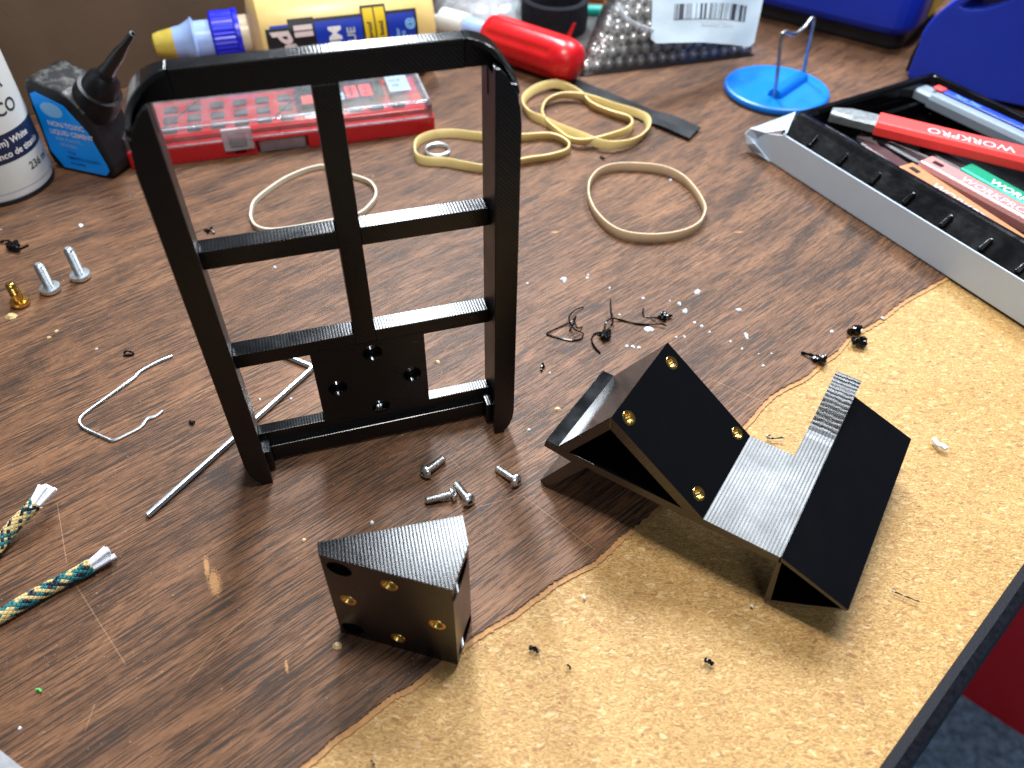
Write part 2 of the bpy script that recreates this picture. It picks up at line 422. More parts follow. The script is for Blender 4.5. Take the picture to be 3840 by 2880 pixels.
M = {}
M['wood'] = wood_material(); M['board'] = chipboard_material()
M['backing'] = plain('torn_backing_paper', (.37, .190, .072), .7, var=.25, nscale=500, bmp=.0001, bscale=1500)
M['edge'] = plain('edge_band_rubber', (.005, .0055, .009), .5, var=.5, nscale=420, bmp=.00012, bscale=1300, spec=.15)
M['wall'] = plain('brown_panel', (.115, .072, .045), .6, var=.1, nscale=25, bmp=.00015, bscale=700)
M['carpet'] = plain('blue_carpet', (.22, .37, .53), .95, var=.55, nscale=90, bmp=.002, bscale=300, spec=.1)
M['darkred'] = plain('dark_red_plastic', (.74, .012, .020), .5, var=.05)
M['black'] = plain('black_plastic', (.009, .009, .011), .32, var=.2, bmp=.00004, bscale=900)
M['softblack'] = plain('soft_black_plastic', (.006, .006, .008), .4, var=.4, nscale=200, spec=.25)
M['blackgloss'] = plain('black_gloss_plastic', (.003, .003, .0035), .14, var=.2, bmp=.00012, bscale=150, spec=.4)
M['blackmatt'] = plain('black_fabric', (.012, .013, .018), .9, var=.4, nscale=300, bmp=.0005, bscale=900, spec=.2)
M['steel'] = plain('stainless_steel', (.78, .79, .78), .30, 1, var=.12, nscale=400)
M['zinc'] = plain('zinc_plated_steel', (.74, .82, .88), .34, 1, var=.06, nscale=60)
M['brass'] = plain('brass', (.72, .47, .13), .22, 1, var=.12, nscale=500)
M['dullwire'] = plain('dull_wire', (.33, .34, .34), .4, 1, var=.3, nscale=200)
M['ball'] = plain('polished_steel_ball', (.72, .72, .72), .22, .7, var=.05)
M['band_tan'] = plain('tan_rubber', (.52, .40, .26), .5, var=.06, nscale=120, sss=.1)
M['band_pale'] = plain('pale_rubber', (.55, .49, .39), .5, var=.06, nscale=120, sss=.1)
M['band_yellow'] = plain('yellow_rubber', (.60, .47, .20), .42, var=.08, nscale=60, sss=.1)
M['red'] = plain('red_plastic', (.52, .008, .012), .3, var=.06, spec=.5)
M['redcase'] = plain('red_case_plastic', (.40, .010, .014), .3, var=.06)
M['redhot'] = plain('coral_red_plastic', (.80, .045, .040), .45, var=.08, nscale=700, bmp=.00005, bscale=2500)
M['bluelabel'] = plain('bright_blue_label', (.0, .29, .95), .35, var=.03)
M['blue'] = plain('sky_blue_plastic', (.0, .14, .55), .35, var=.05)
M['royal'] = plain('royal_blue_plastic', (.008, .032, .40), .42, var=.06, bmp=.00006, bscale=2500)
M['capblue'] = plain('cap_blue_plastic', (.008, .012, .52), .3, var=.05)
M['white'] = plain('white_carton', (.47, .55, .65), .5, var=.03)
M['bottlewhite'] = plain('white_bottle_plastic', (.62, .64, .67), .35, var=.03, sss=.15)
M['labelwhite'] = plain('satin_label', (.60, .61, .60), .45, var=.03)
M['navy'] = plain('navy_label_band', (.008, .016, .05), .35, var=.1)
M['glueyellow'] = plain('yellow_glue', (.76, .55, .21), .33, var=.12, nscale=18, sss=.2)
M['gluetip'] = plain('dried_glue_tip', (.52, .40, .07), .25, var=.15, nscale=80, sss=.2)
M['milky'] = plain('milky_blue_plastic', (.30, .42, .72), .25, var=.1, sss=.2)
M['cream'] = plain('cream_neck', (.62, .52, .36), .35, sss=.2)
M['labelblue'] = plain('label_blue', (.006, .03, .36), .35, var=.1)
M['labelblack'] = plain('label_black', (.010, .008, .010), .35, var=.2)
M['yellow'] = plain('label_yellow', (.68, .46, .005), .4, var=.04)
M['inkwhite'] = plain('print_white', (.72, .70, .70), .5, var=.03)
M['inkpink'] = plain('print_pinkish', (.62, .50, .48), .5, var=.05)
M['inkgrey'] = plain('print_silver_grey', (.42, .44, .47), .45, var=.05)
M['inkblack'] = plain('print_black', (.02, .02, .025), .5, var=.1)
M['inkblue'] = plain('print_light_blue', (.22, .48, .80), .5, var=.05)
M['inknavy'] = plain('print_navy', (.0, .05, .22), .5, var=.05)
M['paper'] = plain('white_sticker', (.32, .38, .43), .5, var=.04, nscale=40, bmp=.0006, bscale=35)
M['crumb'] = plain('white_plastic_chip', (.66, .72, .78), .35, var=.1, sss=.2)
M['crumbtan'] = plain('tan_chip', (.60, .44, .22), .5, var=.15)
M['greenbit'] = plain('green_scrap', (.08, .50, .12), .4)
M['teal'] = plain('teal_barrel', (.0, .30, .26), .35)
M['orangew'] = plain('orange_barrel', (.62, .22, .06), .4)
M['greyknife'] = plain('grey_knife_plastic', (.19, .24, .29), .4, var=.06)
M['bluestrip'] = plain('blue_slider', (.012, .05, .50), .3, var=.1)
M['bladegrey'] = plain('grey_blade_steel', (.26, .28, .29), .38, .6, var=.25, nscale=250)
M['orangemet'] = plain('copper_orange_metal', (.62, .27, .13), .35, .55, var=.06, nscale=900)
M['pinkmet'] = plain('rose_pink_metal', (.58, .28, .27), .35, .55, var=.06, nscale=900)
M['greenmet'] = plain('green_metal', (.0, .30, .16), .35, .4, var=.06, nscale=900)
M['smoke'] = plain('smoky_sleeve', (.05, .022, .026), .3, var=.2)
M['tuft'] = plain('white_nylon_core', (.72, .74, .84), .4, var=.05, sss=.2, bmp=.0002, bscale=500)
M['clear'] = clearfilm('clear_lid_plastic', (.93, .93, .96), .10, .10)
M['bag'] = clearfilm('clear_bag_film', (.98, .985, .99), .15, .02, .0012, 90)
M['hazebag'] = clearfilm('frosted_bag_film', (.9, .94, .98), .25, .30, .0015, 60)
M['clearhighlight'] = clearfilm('milky_clear_highlight', (.85, .86, .92), .12, .30, .0008, 300)  # milky haze stands in for highlights on the lid edges and clasp
M['greyslot'] = plain('grey_bit_slot', (.055, .045, .045), .45, var=.3, nscale=100)
M['card'] = plain('pale_blue_card', (.30, .40, .50), .5, var=.08)
M['redprint'] = plain('red_print', (.75, .06, .04), .45, var=.1)
M['dustblack'] = None
def dusty():
    mt, nt, bs = newmat('dusty_black_plastic'); v = coords(nt)
    f = noise(nt, v, 150, 5, .7); geo = N(nt, 'ShaderNodeNewGeometry'); sp = N(nt, 'ShaderNodeSeparateXYZ'); nt.links.new(geo.outputs['Normal'], sp.inputs[0])
    up = math_(nt, 'MULTIPLY', math_(nt, 'SUBTRACT', sp.outputs[2], .2), 1.6, True)
    k = math_(nt, 'MULTIPLY', math_(nt, 'MULTIPLY', math_(nt, 'SUBTRACT', f, .46), 5, True), up)
    nt.links.new(mixc(nt, math_(nt, 'MULTIPLY', k, .4), (.006, .006, .008), (.26, .25, .23)), bs.inputs['Base Color']); bs.inputs['Roughness'].default_value = .42; bs.inputs['Specular IOR Level'].default_value = .3
    return mt
M['dustblack'] = dusty()
def barcode():
    mt, nt, bs = newmat('printed_barcode')
    at = N(nt, 'ShaderNodeUVMap'); sp = N(nt, 'ShaderNodeSeparateXYZ'); nt.links.new(at.outputs[0], sp.inputs[0])
    wn = N(nt, 'ShaderNodeTexWhiteNoise', noise_dimensions='1D'); nt.links.new(math_(nt, 'FLOOR', math_(nt, 'MULTIPLY', sp.outputs[0], 95)), wn.inputs['W'])
    nt.links.new(mixc(nt, math_(nt, 'GREATER_THAN', wn.outputs['Value'], .5), (.32, .38, .43), (.02, .02, .03)), bs.inputs['Base Color']); bs.inputs['Roughness'].default_value = .5
    return mt
M['barcode'] = barcode()

# ================================================================== SETTING
def tabledir():
    a = GRAIN + math.radians(1.6); return Vector((math.cos(a), math.sin(a), 0)), Vector((-math.sin(a), math.cos(a), 0))
TX, TY = tabledir()                                # along the desk's front edge / towards the wall
E0 = P(1900 * 1.736, 2880)                          # a point of the desk's front edge
def tpt(s, t, z=0): return Vector((E0.x, E0.y, 0)) + TX * s + TY * t + Vector((0, 0, z))
Z_CORE = -0.0013
# chipboard core of the desk top
v, f = prism([tpt(-.9, 0, Z_CORE - .018), tpt(1.6, 0, Z_CORE - .018), tpt(1.6, .80, Z_CORE - .018), tpt(-.9, .80, Z_CORE - .018)], (0, 0, .018))
desk = mk('desk_top', v, f, M['board'], loc=(0, 0, 0)); tag(desk, kind='structure')
# worn laminate skin with torn edge
c8 = crop(1100, 2055, 2.011); c2 = crop(1900, 1500, 1.4747); ck = crop(1950, 1250, 1.3825); c8b = crop(2740, 500, 2.011)
tear_px = [(880, 3060), (1010, 2960), c8(30, 1659), c8(180, 1540), c8(300, 1430), c8(420, 1350), c8(540, 1260), c8(650, 1170), c8(760, 1090), c8(870, 1040), c8(1010, 930), c8(1160, 815), c8(1320, 690), c8(1440, 610), c8(1560, 540), c8(1680, 470),
           c8(1780, 390), c8(1870, 330), c8(1940, 270), c8(2060, 200), c8(2200, 130), c2(480, 890), c2(560, 820), c2(620, 760), c2(690, 710), c2(780, 640), (2560, 1815), (2700, 1680), ck(1190, 440), ck(1235, 385), ck(1300, 320),
           ck(1390, 265), ck(1480, 220), ck(1570, 140), ck(1640, 90), c8b(880, 1540), c8b(960, 1490), c8b(1050, 1440), c8b(1140, 1385), c8b(1230, 1310), c8b(1330, 1240), c8b(1440, 1180), c8b(1620, 1080), (3700, 960), (3900, 870), (4300, 700)]
def jag(px, seed, amp, push):
    pts = spline([P(x, y) for x, y in px], 14); out = []
    for i, p in enumerate(pts):
        t = (pts[min(i + 1, len(pts) - 1)] - pts[max(i - 1, 0)]).normalized(); n = Vector((t.y, -t.x, 0))
        k = mnoise.noise(Vector((i * .33, seed, 0))) * amp + mnoise.noise(Vector((i * 1.1, seed + 9, 0))) * amp * .55
        out.append(p + n * (push + k))
    return out
def sheet(name, edge, z0, z1, mat, parent=None):
    far = [tpt(1.6, .80), tpt(-.9, .80), tpt(-.9, .0015)]
    poly = [Vector((p.x, p.y, z0)) for p in edge] + [Vector((p.x, p.y, z0)) for p in far]
    last = edge[-1]; poly.insert(len(edge), Vector((tpt(1.6, .45).x, tpt(1.6, .45).y, z0)))
    first_s = (edge[0] - Vector((E0.x, E0.y, 0))).dot(TX)
    poly.append(Vector((tpt(first_s - .03, .0015).x, tpt(first_s - .03, .0015).y, z0)))
    vv, ff = prism(poly, (0, 0, z1 - z0))
    return mk(name, vv, ff, mat, parent=parent, loc=(0, 0, 0))
bk = sheet('torn_backing', jag(tear_px, 31, .0006, .0021), Z_CORE - .0004, -.0007, M['backing'], desk)
lam = sheet('laminate', jag(tear_px, 4, .0006, 0), -.00068, 0.0, M['wood'], desk)
# rubber edge band of the desk
prof = [(0, .0012), (.0030, .0016), (.0062, .0006), (.0074, -.0020), (.0074, -.020), (.0060, -.023), (0, -.023)]
vv, ff = [], []
ns = 90
for i in range(ns + 1):
    s = -.5 + 1.3 * i / ns; wob = mnoise.noise(Vector((s * 30, 2, 0))) * .00035
    for (a, b) in prof: vv.append(tpt(s, -a - .0001 + (wob if a > 0 else 0), b + Z_CORE + (wob if a < .007 else 0)))
k = len(prof)
for i in range(ns):
    for q in range(k): ff.append((i * k + q, i * k + (q + 1) % k, (i + 1) * k + (q + 1) % k, (i + 1) * k + q))
mk('edge_band', vv, ff, M['edge'], desk, smooth=False)
# brown panel behind
wa = Vector((-.375, .485, 0)); wd = TX; wn = TY
v, f = boxv(wa - wd * .5 + Vector((0, 0, .0005)), wd * 2.0, wn * .012, Vector((0, 0, .28)))
tag(mk('wall_panel', v, f, M['wall'], loc=wa), kind='structure')
# floor far below the desk, and what stands there
v, f = boxv((-1.5, -1.5, -.75), (4, 0, 0), (0, 4, 0), (0, 0, .03))
tag(mk('floor', v, f, M['carpet'], loc=(0, 0, -.72)), kind='structure')
q0, q1 = P(3570, 2582, -.72), P(3840, 2761, -.72)
dd = (q1 - q0); dd.z = 0; dd.normalize(); nn = Vector((-dd.y, dd.x, 0))
rb = empty('storage_box', q0 + dd * .1, 'dark red plastic box standing on the blue carpet below the desk edge', 'box')
def rpoly(x0, x1, y0, y1, r, seg=5):
    out = []
    for (cx, cy, a0) in ((x1 - r, y0 + r, -90), (x1 - r, y1 - r, 0), (x0 + r, y1 - r, 90), (x0 + r, y0 + r, 180)):
        for k in range(seg + 1):
            a = math.radians(a0 + 90 * k / seg); out.append((cx + r * math.cos(a), cy + r * math.sin(a)))
    return out
def loc2(o, ax, ay, x, y, z=0): return Vector(o) + ax * x + ay * y + Vector((0, 0, z))
bp = [loc2(q0, dd, nn, x, y) for x, y in rpoly(-.5, .35, .0, .45, .03)]
v, f = prism(bp, (0, 0, .30)); mk('body', v, f, M['darkred'], rb)
bp = [loc2(q0, dd, nn, x, y, .3002) for x, y in rpoly(-.51, .36, -.01, .46, .03)]
v, f = prism(bp, (0, 0, .015)); mk('lid', v, f, M['darkred'], rb, bevel=.003)

# ================================================================== PRINTED TABLET FRAME
FA, FB = P(1023, 1812), P(1856.5, 1628.6)
FD = (FB - FA).normalized(); FN = Vector((-FD.y, FD.x, 0)); ZU = Vector((0, 0, 1))
def fp(x, z, dp): return FA + FD * (x * MM) + ZU * (z * MM) + FN * (dp * MM)
m_hatch = printed('print_face_hatch', FD + ZU * .9, .0011, .00005, .34)
m_top = printed('print_layer_lines', FD, .00115, .000013, .19)
m_side = printed('print_side_lines', ZU + FN * .1, .0009, .00005, .36)
MF = [m_hatch, m_top, m_side]; DF = [FN, ZU, FD]
frame = empty('tablet_frame', fp(48.6, 0, 10), 'black printed plastic tablet frame standing upright with window-like bars', 'frame')
def fpart(name, poly, d0, d1, parent=frame, bev=.00035):
    v, f = prism([fp(x, z, d0) for x, z in poly], FN * ((d1 - d0) * MM))
    o = mk(name, v, f, MF, parent, bevel=bev, bseg=2); slot_by_normal(o, DF); return o
def rect(x0, x1, z0, z1): return [(x0, z0), (x1, z0), (x1, z1), (x0, z1)]
XC = 48.65
lipL = [(0.2, 0), (-4.3, 0), (-4.6, 1.2), (-6.6, 4.0), (-8.0, 8), (-8.6, 13), (-8.6, 146), (-8.0, 152), (-6.3, 157.5), (-3.6, 162), (-1.2, 164.6), (0.2, 165)]
mir = lambda pl: [(2 * XC - x, z) for x, z in reversed(pl)]
wallL = [(-1.6, 0), (-4.3, 0), (-4.6, 1.2), (-6.6, 4.0), (-7.9, 8), (-8.45, 13), (-8.45, 153), (-7.9, 158), (-1.6, 159.4)]
for side in (0, 1):
    g = (lambda p: p) if side == 0 else mir
    r = fpart('side_rail', g(wallL), 2.9, 22.8)
    fpart('front_lip', g(lipL), 0, 3, r)
# rounded corners: wall that gets shallower as it turns into the top rail
def corner(side):
    cx, cz, R, th = 5.6, 154.5, 14.2, 1.9
    V, F = [], []; n = 12
    for i in range(n + 1):
        a = math.radians(180 - 90 * i / n); fdep = 2.5 + 11.2 * (i / n) ** 1.1
        zc = cz
        for (rr, dp) in ((R, fdep), (R, 20), (R - th, 20), (R - th, fdep)):
            x = cx + rr * math.cos(a); z = zc + rr * math.sin(a)
            if side: x = 2 * XC - x
            V.append(fp(x, z + .5, dp))
    for i in range(n):
        for q in range(4): F.append((i * 4 + q, i * 4 + (q + 1) % 4, (i + 1) * 4 + (q + 1) % 4, (i + 1) * 4 + q))
    F += [(0, 1, 2, 3), (n * 4 + 3, n * 4 + 2, n * 4 + 1, n * 4)]
    o = mk('rounded_corner', V, F, MF, frame, bevel=.0003); slot_by_normal(o, [FN, FD * .0001 + ZU * .0001, FD + ZU]); 
    for p in o.data.polygons: p.material_index = 1 if abs(p.normal.dot(FN)) < .5 else 0
    # web of the back plate behind the corner
    w = [(cx + (R - 1) * math.cos(math.radians(180 - q * 9)), cz + .5 + (R - 1) * math.sin(math.radians(180 - q * 9))) for q in range(11)] + [(5.75, 159.65), (-1.3, 159.65), (-1.3, 150.2), (-7.6, 150.2)]
    w = w if not side else mir(w)
    fpart('corner_web', w, 14.6, 19.8, o)
corner(0); corner(1)
top = fpart('top_rail', rect(5.6, 2 * XC - 5.6, 159.6, 167.6), 14.5, 20)
fpart('top_flange', rect(5.7, 2 * XC - 5.7, 167.5, 169.2), 13.7, 20.05, top)
for x0, x1 in ((-1.6, 44.3), (52.4, 98.9)):
    fpart('cross_bar', rect(x0, x1, 100.7, 108.1), 14.4, 22.0)
    fpart('cross_bar', rect(x0, x1, 53.9, 60.6), 14.42, 22.6)
fpart('centre_bar', rect(44.25, 52.45, 55.2, 159.65), 14.36, 21.9)
plate = fpart('mounting_plate', rect(26.1, 71.4, 12.6, 55.15), 14.2, 20.1, bev=0)
holes = []
for (x, z) in ((50.0, 49.4), (50.2, 17.6), (34.0, 33.6), (65.0, 33.2)):
    v, f = cyl(fp(x, z, 13), fp(x, z, 18.2), .0039, 40); holes.append(mk('c', v, f, m_side))
    v, f = cyl(fp(x, z, 17), fp(x, z, 22), .0017, 24); holes.append(mk('c', v, f, m_side))
cut(plate, holes); slot_by_normal(plate, DF)
for p in plate.data.polygons:
    if abs(p.normal.dot(FN)) > .9: p.material_index = 2
bb = fpart('bottom_bar', rect(-1.6, 98.9, 3.0, 15.6), 14.58, 20.06)
fpart('bottom_ledge', [(2.0, 1.0), (95.3, 1.0), (95.3, 9.5), (2.0, 9.5)], 11.8, 14.7, bb)
for x0, x1 in ((-1.5, 2.1), (95.2, 98.8)):
    fpart('gusset', [(x0, 1.2), (x1, 1.2), (x1, 12.8), (x0, 12.8)], 6.5, 14.65, bb)

# ================================================================== PRINTED WEDGE BLOCK
WH = .0515
wt = [P(x, y, WH) for x, y in ((1189.5, 2033), (1734, 1933), (1756, 2043), (1697, 2212), (1194, 2080))]
wt = [Vector((p.x, p.y, 0)) for p in wt]
wedge = empty('wedge_block', (sum(p.x for p in wt) / 5, sum(p.y for p in wt) / 5, 0), 'black printed wedge-shaped block with four brass inserts in its front face', 'printed part')
bdir = (wt[1] - wt[0]).normalized(); bnrm = Vector((bdir.y, -bdir.x, 0))      # back face normal pointing at viewer side
fdir = (wt[3] - wt[4]).normalized(); fnrm = Vector((fdir.y, -fdir.x, 0))
rdir = (wt[3] - wt[2]).normalized(); rnrm = Vector((-rdir.y, rdir.x, 0))
mw_top = printed('wedge_top_lines', bdir, .00115, .000019, .17)
mw_side = printed('wedge_side_lines', fdir, .00085, .00003, .24, .1, .00001, .6)
mw_in = printed('wedge_bore', ZU, .0008, .00002, .25)
v, f = prism(wt, (0, 0, WH))
body = mk('body', v, f, [mw_side, mw_top], wedge)
c2b = crop(1100, 1650, 2.011)
cutters = []
ins_w = [PV(*c2b(*q), wt[3], fnrm) for q in ((722, 1098), (414, 1208), (1085, 1393), (790, 1496))]
for p in ins_w:
    v, f = cyl(p + fnrm * .001, p - fnrm * .006, .00285, 32); cutters.append(mk('c', v, f, mw_side))
cb = [PV(*c2b(*q), wt[3], fnrm) for q in ((345, 975), (452, 1425))]
ulen = (wt[1] - wt[0]).length
for p in cb:
    u = (p - wt[0]).dot(bdir)
    for uu_ in (u, ulen - u + .0008):
        base = wt[0] + bdir * uu_ - bnrm * .0; base.z = p.z
        v, f = cyl(base + bnrm * .0035, base + bnrm * .08, .0038, 40); cutters.append(mk('c', v, f, mw_side))
cut(body, cutters)
for p in body.data.polygons: p.material_index = 1 if abs(p.normal.z) > .9 else 0
b = body.modifiers.new('bevel', 'BEVEL'); b.width = .0005; b.segments = 2; b.limit_method = 'ANGLE'; b.angle_limit = math.radians(40)
def insert(p, n, parent, depth=.0055):
    ro, ri = .0030, .00165
    prof = [(ri, -depth)]
    k = 9
    for i in range(k): prof += [(ri + .00004, -depth + depth * .9 * i / k), (ri - .00022, -depth + depth * .9 * (i + .5) / k)]
    prof += [(ri + .00005, -.0003), (ri + .0003, .00012), (ro - .00025, .00014), (ro, -.00015), (ro, -depth)]
    v, f = lathe(prof, p, n, 48, rfun=lambda t, z: 1.0 + (.045 * math.sin(t * 18) if z > -.0004 and z < .0001 else 0), closed=True)
    o = mk('threaded_insert', v, f, M['brass'], parent, smooth=True)
    v, f = lathe([(0, -depth * .7), (ri * .98, -depth * .7)], p, n, 24)
    mk('bore', v, f, M['black'], o)
    return o
for p in ins_w: insert(p, fnrm, wedge)

# ================================================================== PRINTED BRACKET
k5 = crop(1960, 1350, 2111 / 700)
BA = P(*k5(265, 1440)); BB = P(*ck(1280, 1395))
BD = (BB - BA); BD.z = 0; BD.normalize(); BN = Vector((-BD.y, BD.x, 0))
def bpnt(s, z, dp): return BA + BD * (s * MM) + ZU * (z * MM) + BN * (dp * MM)
brk = empty('angle_bracket', bpnt(50, 0, 25), 'black printed angled bracket with roof-shaped ridge, flat shiny middle and hollow end', 'printed part')
mb_flat = printed('bracket_flat_lines', BD, .00135, .000036, .27, .12)
mb_slope = printed('bracket_slope_lines', BD, .00085, .000026, .17, .2, .000008)
mb_end = printed('bracket_end_zigzag', BD - ZU * .55, .0012, .00006, .34, .25, .00001, 1.0)
mb_rough = printed('bracket_rough_tab', BN, .0024, .00010, .25, .9, .00007)
mb_smooth = printed('bracket_smooth_face', BD, .00085, .000003, .14, .2, .000003)
MBK = [mb_end, mb_slope, mb_flat, mb_rough]; MBS = [mb_end, mb_smooth, mb_smooth]
def bpart(name, poly, d0, d1, mats=MBK, parent=brk, bev=.0004, flat=False):
    v, f = prism([bpnt(s, z, d0) for s, z in poly], BN * ((d1 - d0) * MM))
    o = mk(name, v, f, mats, parent, bevel=bev)
    for p in o.data.polygons:
        p.material_index = 0 if abs(p.normal.dot(BN)) > .9 else (2 if (flat and p.normal.z > .9) else 1)
    return o
LEN, FULL = 47.8, 94.5
v, f = prism([bpnt(x_, z_, 0) for x_, z_ in ((20, 28.9), (83.3, 28.9), (83.3, 25.0), (20, 24.95))], BN * (LEN * MM))
f = [q for i_, q in enumerate(f) if i_ != 3]                       # open where the long strip carries on
o = mk('flat_plate', v, f, MBK, brk)
for p in o.data.polygons: p.material_index = 0 if abs(p.normal.dot(BN)) > .9 else (2 if p.normal.z > .9 else 1)
bpart('fork_arm', [(-2.7, 25.3), (-1.9, 29.3), (20.05, 28.88), (20.05, 24.92), (17, 24.9), (10.4, 23.8)], .03, LEN - .03, mats=MBS)
# long strip beside the fold, its far end bent up a little
V, F = [], []
prof_s = [(0, 28.9), (LEN, 28.9)] + [(60 + 37.5 * q / 18, 28.9 + 5.8 * min(1, (q / 15)) ** 2 * (3 - 2 * min(1, q / 15))) for q in range(19)]
for (d, zt) in prof_s:
    for (s, z) in ((83.3, 25.0), (83.3, zt), (94.0, zt), (94.0, 25.0)): V.append(bpnt(s, z, d))
for i in range(len(prof_s) - 1):
    for q in range(4):
        if not (i == 0 and q == 0): F.append((i * 4 + q, i * 4 + (q + 1) % 4, (i + 1) * 4 + (q + 1) % 4, (i + 1) * 4 + q))
F += [(0, 1, 2, 3), tuple((len(prof_s) - 1) * 4 + q for q in (3, 2, 1, 0))]
o = mk('long_strip', V, F, MBK, brk)
for p in o.data.polygons:
    dpc = (p.center + WLOC[brk] - BA).dot(BN) * 1000
    p.material_index = 0 if abs(p.normal.dot(BN)) > .9 else ((2 if dpc < 66 else 3) if p.normal.z > .8 else (1 if dpc < 66 else 3))
bpart('roof_panel', [(3.4, 28.6), (23.7, 58.6), (24.2, 52.4), (8.6, 28.6)], .05, LEN - .05, mats=MBS)
ipl = bpart('insert_panel', [(23.68, 58.58), (65.2, 28.8), (57.0, 28.8), (24.18, 52.38)], 0, LEN, bev=0)
inrm = (bpnt(65.2, 28.8, 0) - bpnt(23.68, 58.58, 0)); inrm = BN.cross(inrm).normalized()
if inrm.z < 0: inrm = -inrm
ins_b = [PV(*ck(*q), bpnt(23.68, 58.58, 0), inrm) for q in ((788, 153), (565, 438), (1128, 518), (928, 832))]
cutters = []
for p in ins_b:
    v, f = cyl(p + inrm * .001, p - inrm * .0055, .00285, 32); cutters.append(mk('c', v, f, mb_slope))
cut(ipl, cutters)
for p in ipl.data.polygons: p.material_index = 0 if abs(p.normal.dot(BN)) > .9 else 1
for p in ins_b: insert(p, inrm, ipl, .005)
bpart('support_leg', [(10.9, 25.2), (-3.3, 2.2), (-2.6, .7), (0, 0), (1.0, .3), (17.2, 25.2)], .06, LEN - .06)
tri = bpart('ramp_panel', [(93.9, 29.4), (95.6, 28.6), (121.2, 19.0), (120.6, 17.2), (94.6, 26.5)], .02, 93.5)
bpart('inner_wall', [(93.4, 25.2), (95.2, 26.6), (97.7, 1.9), (96.0, 0.0), (95.2, 0.4)], .04, 93.4, parent=tri)
bpart('floor_web', [(96.0, .1), (97.2, 2.3), (108, 9.6), (119.6, 18.4), (121.1, 18.5), (109, 7.9)], .03, 93.45, parent=tri)

# ================================================================== BUTTON-HEAD SCREWS
def button_screw(head_px, tip_px, label, lift=0):
    K = 1.12; rt, Ls = .0015, .0098
    h = P(*head_px, .0030 + lift); t = P(*tip_px, .0018 + lift)
    a = (t - h); a.normalize()
    root = empty('button_head_screw', (h.x, h.y, 0), label, 'screw')
    root['group'] = 'button head screws in front of the frame'
    o = h - a * .0009
    hp = [(0, .0011), (.0009, .00105), (.00098, .0000), (.0013, -.00005), (.0019, .0003), (.0024, .00075), (.00275, .0013), (.00285, .0017), (.0027, .0018), (0, .0018)]
    # dome from socket floor out to the rim
    v, f = lathe([(r_ * K, z_ * K) for r_, z_ in hp], o, a, 36, rfun=None); mk('head', v, f, M['steel'], root, smooth=True)
    v, f = lathe([(0, .00095 * K), (.00092 * K, .00095 * K)], o, a, 6); mk('hex_socket', v, f, M['black'], root)
    prof = [(rt * .82, .0018)]; n = 19
    for i in range(n):
        z = .002 + (Ls - .0006) * i / n; dz = (Ls - .0006) / n
        prof += [(rt * .80, z), (rt, z + dz * .5)]
    prof += [(rt * .75, .002 + Ls - .0005), (rt * .6, .002 + Ls)]
    v, f = lathe([(r_ * K, z_ * K) for r_, z_ in prof], o, a, 24); mk('thread', v, f, M['steel'], root, smooth=True)
button_screw(c2b(985, 248), c2b(1118, 150), 'button head screw with its tip pointing towards the tablet frame')
button_screw(c2b(1212, 402), c2b(1018, 452), 'button head screw lying crosswise, its head touching another screw')
button_screw(c2b(1328, 462), c2b(1240, 345), 'button head screw whose socket faces the wedge block, touching another screw')
button_screw(c2b(1690, 312), c2b(1553, 222), 'button head screw lying alone beside the angle bracket')

# ================================================================== STANDING SCREWS (on their heads)
c5 = crop(0, 800, 2.011)
def standing(px, hgt, rh, rt, mat, label, plainpart=0):
    g = P(*px); root = empty('standing_screw', (g.x, g.y, 0), label, 'screw')
    v, f = lathe([(0, 0), (rh * .75, 0), (rh * .97, .0009), (rh, .0022), (rh * .96, .0031), (rt * 1.1, .0033)], g, ZU, 40); mk('head', v, f, mat, root, smooth=True)
    prof = [(rt, .003), (rt, .0035 + plainpart)]; z = .0035 + plainpart; p = .0009 if not plainpart else .0014
    while z < hgt - .0012: prof += [(rt * .84, z), (rt, z + p * .5)]; z += p
    prof += [(rt * .82, hgt - .0006), (rt * .55, hgt)]
    v, f = lathe(prof, g, ZU, 28); mk('thread', v, f, mat, root, smooth=True)
standing(c5(162, 688), .0142, .0047, .0027, M['brass'], 'short brass screw standing on its head beside two silver ones', .004)
standing(c5(390, 585), .0178, .0053, .0025, M['zinc'], 'silver pan head screw standing on its head next to the brass screw')
standing(c5(617, 488), .0198, .0053, .0025, M['zinc'], 'silver pan head screw standing on its head, farthest from the brass screw')

# ================================================================== HEX KEY, WIRE
c6b = crop(900, 1100, 2.011)
pts = [P(552, 1934, .0014), P(860, 1660, .0014), P(*c6b(520, 590), .0014), P(*c6b(545, 560), .0014), P(*c6b(525, 545), .0014), P(*c6b(330, 465), .0014)]
pp = [pts[0], pts[1]] + [pts[2].lerp(pts[3], .2), pts[3], pts[4]] + [pts[5]]
v, f = tube(pp, .0014, 6); tag(mk('hex_key', v, f, M['zinc'], bevel=.0002), 'long silver hex key lying on the desk behind the frame leg', 'hex key')
D = 1.736
wire = [(372, 769), (335, 785), (303, 803), (288, 818), (250, 845), (215, 870), (185, 892), (173, 905), (174, 917), (188, 928), (230, 947), (246, 951), (275, 938), (303, 923), (318, 905), (336, 899), (351, 887)]
v, f = tube(spline([P(x * D, y * D, .0007) for x, y in wire], 5), .00068, 7, rfun=lambda t: 1 + .35 * max(0, math.sin(t * 37)) * (1 if (t < .25 or t > .78) else .2))
tag(mk('bent_wire', v, f, M['zinc'], smooth=True), 'thin silver wire bent into a hook shape lying on the desk', 'wire')

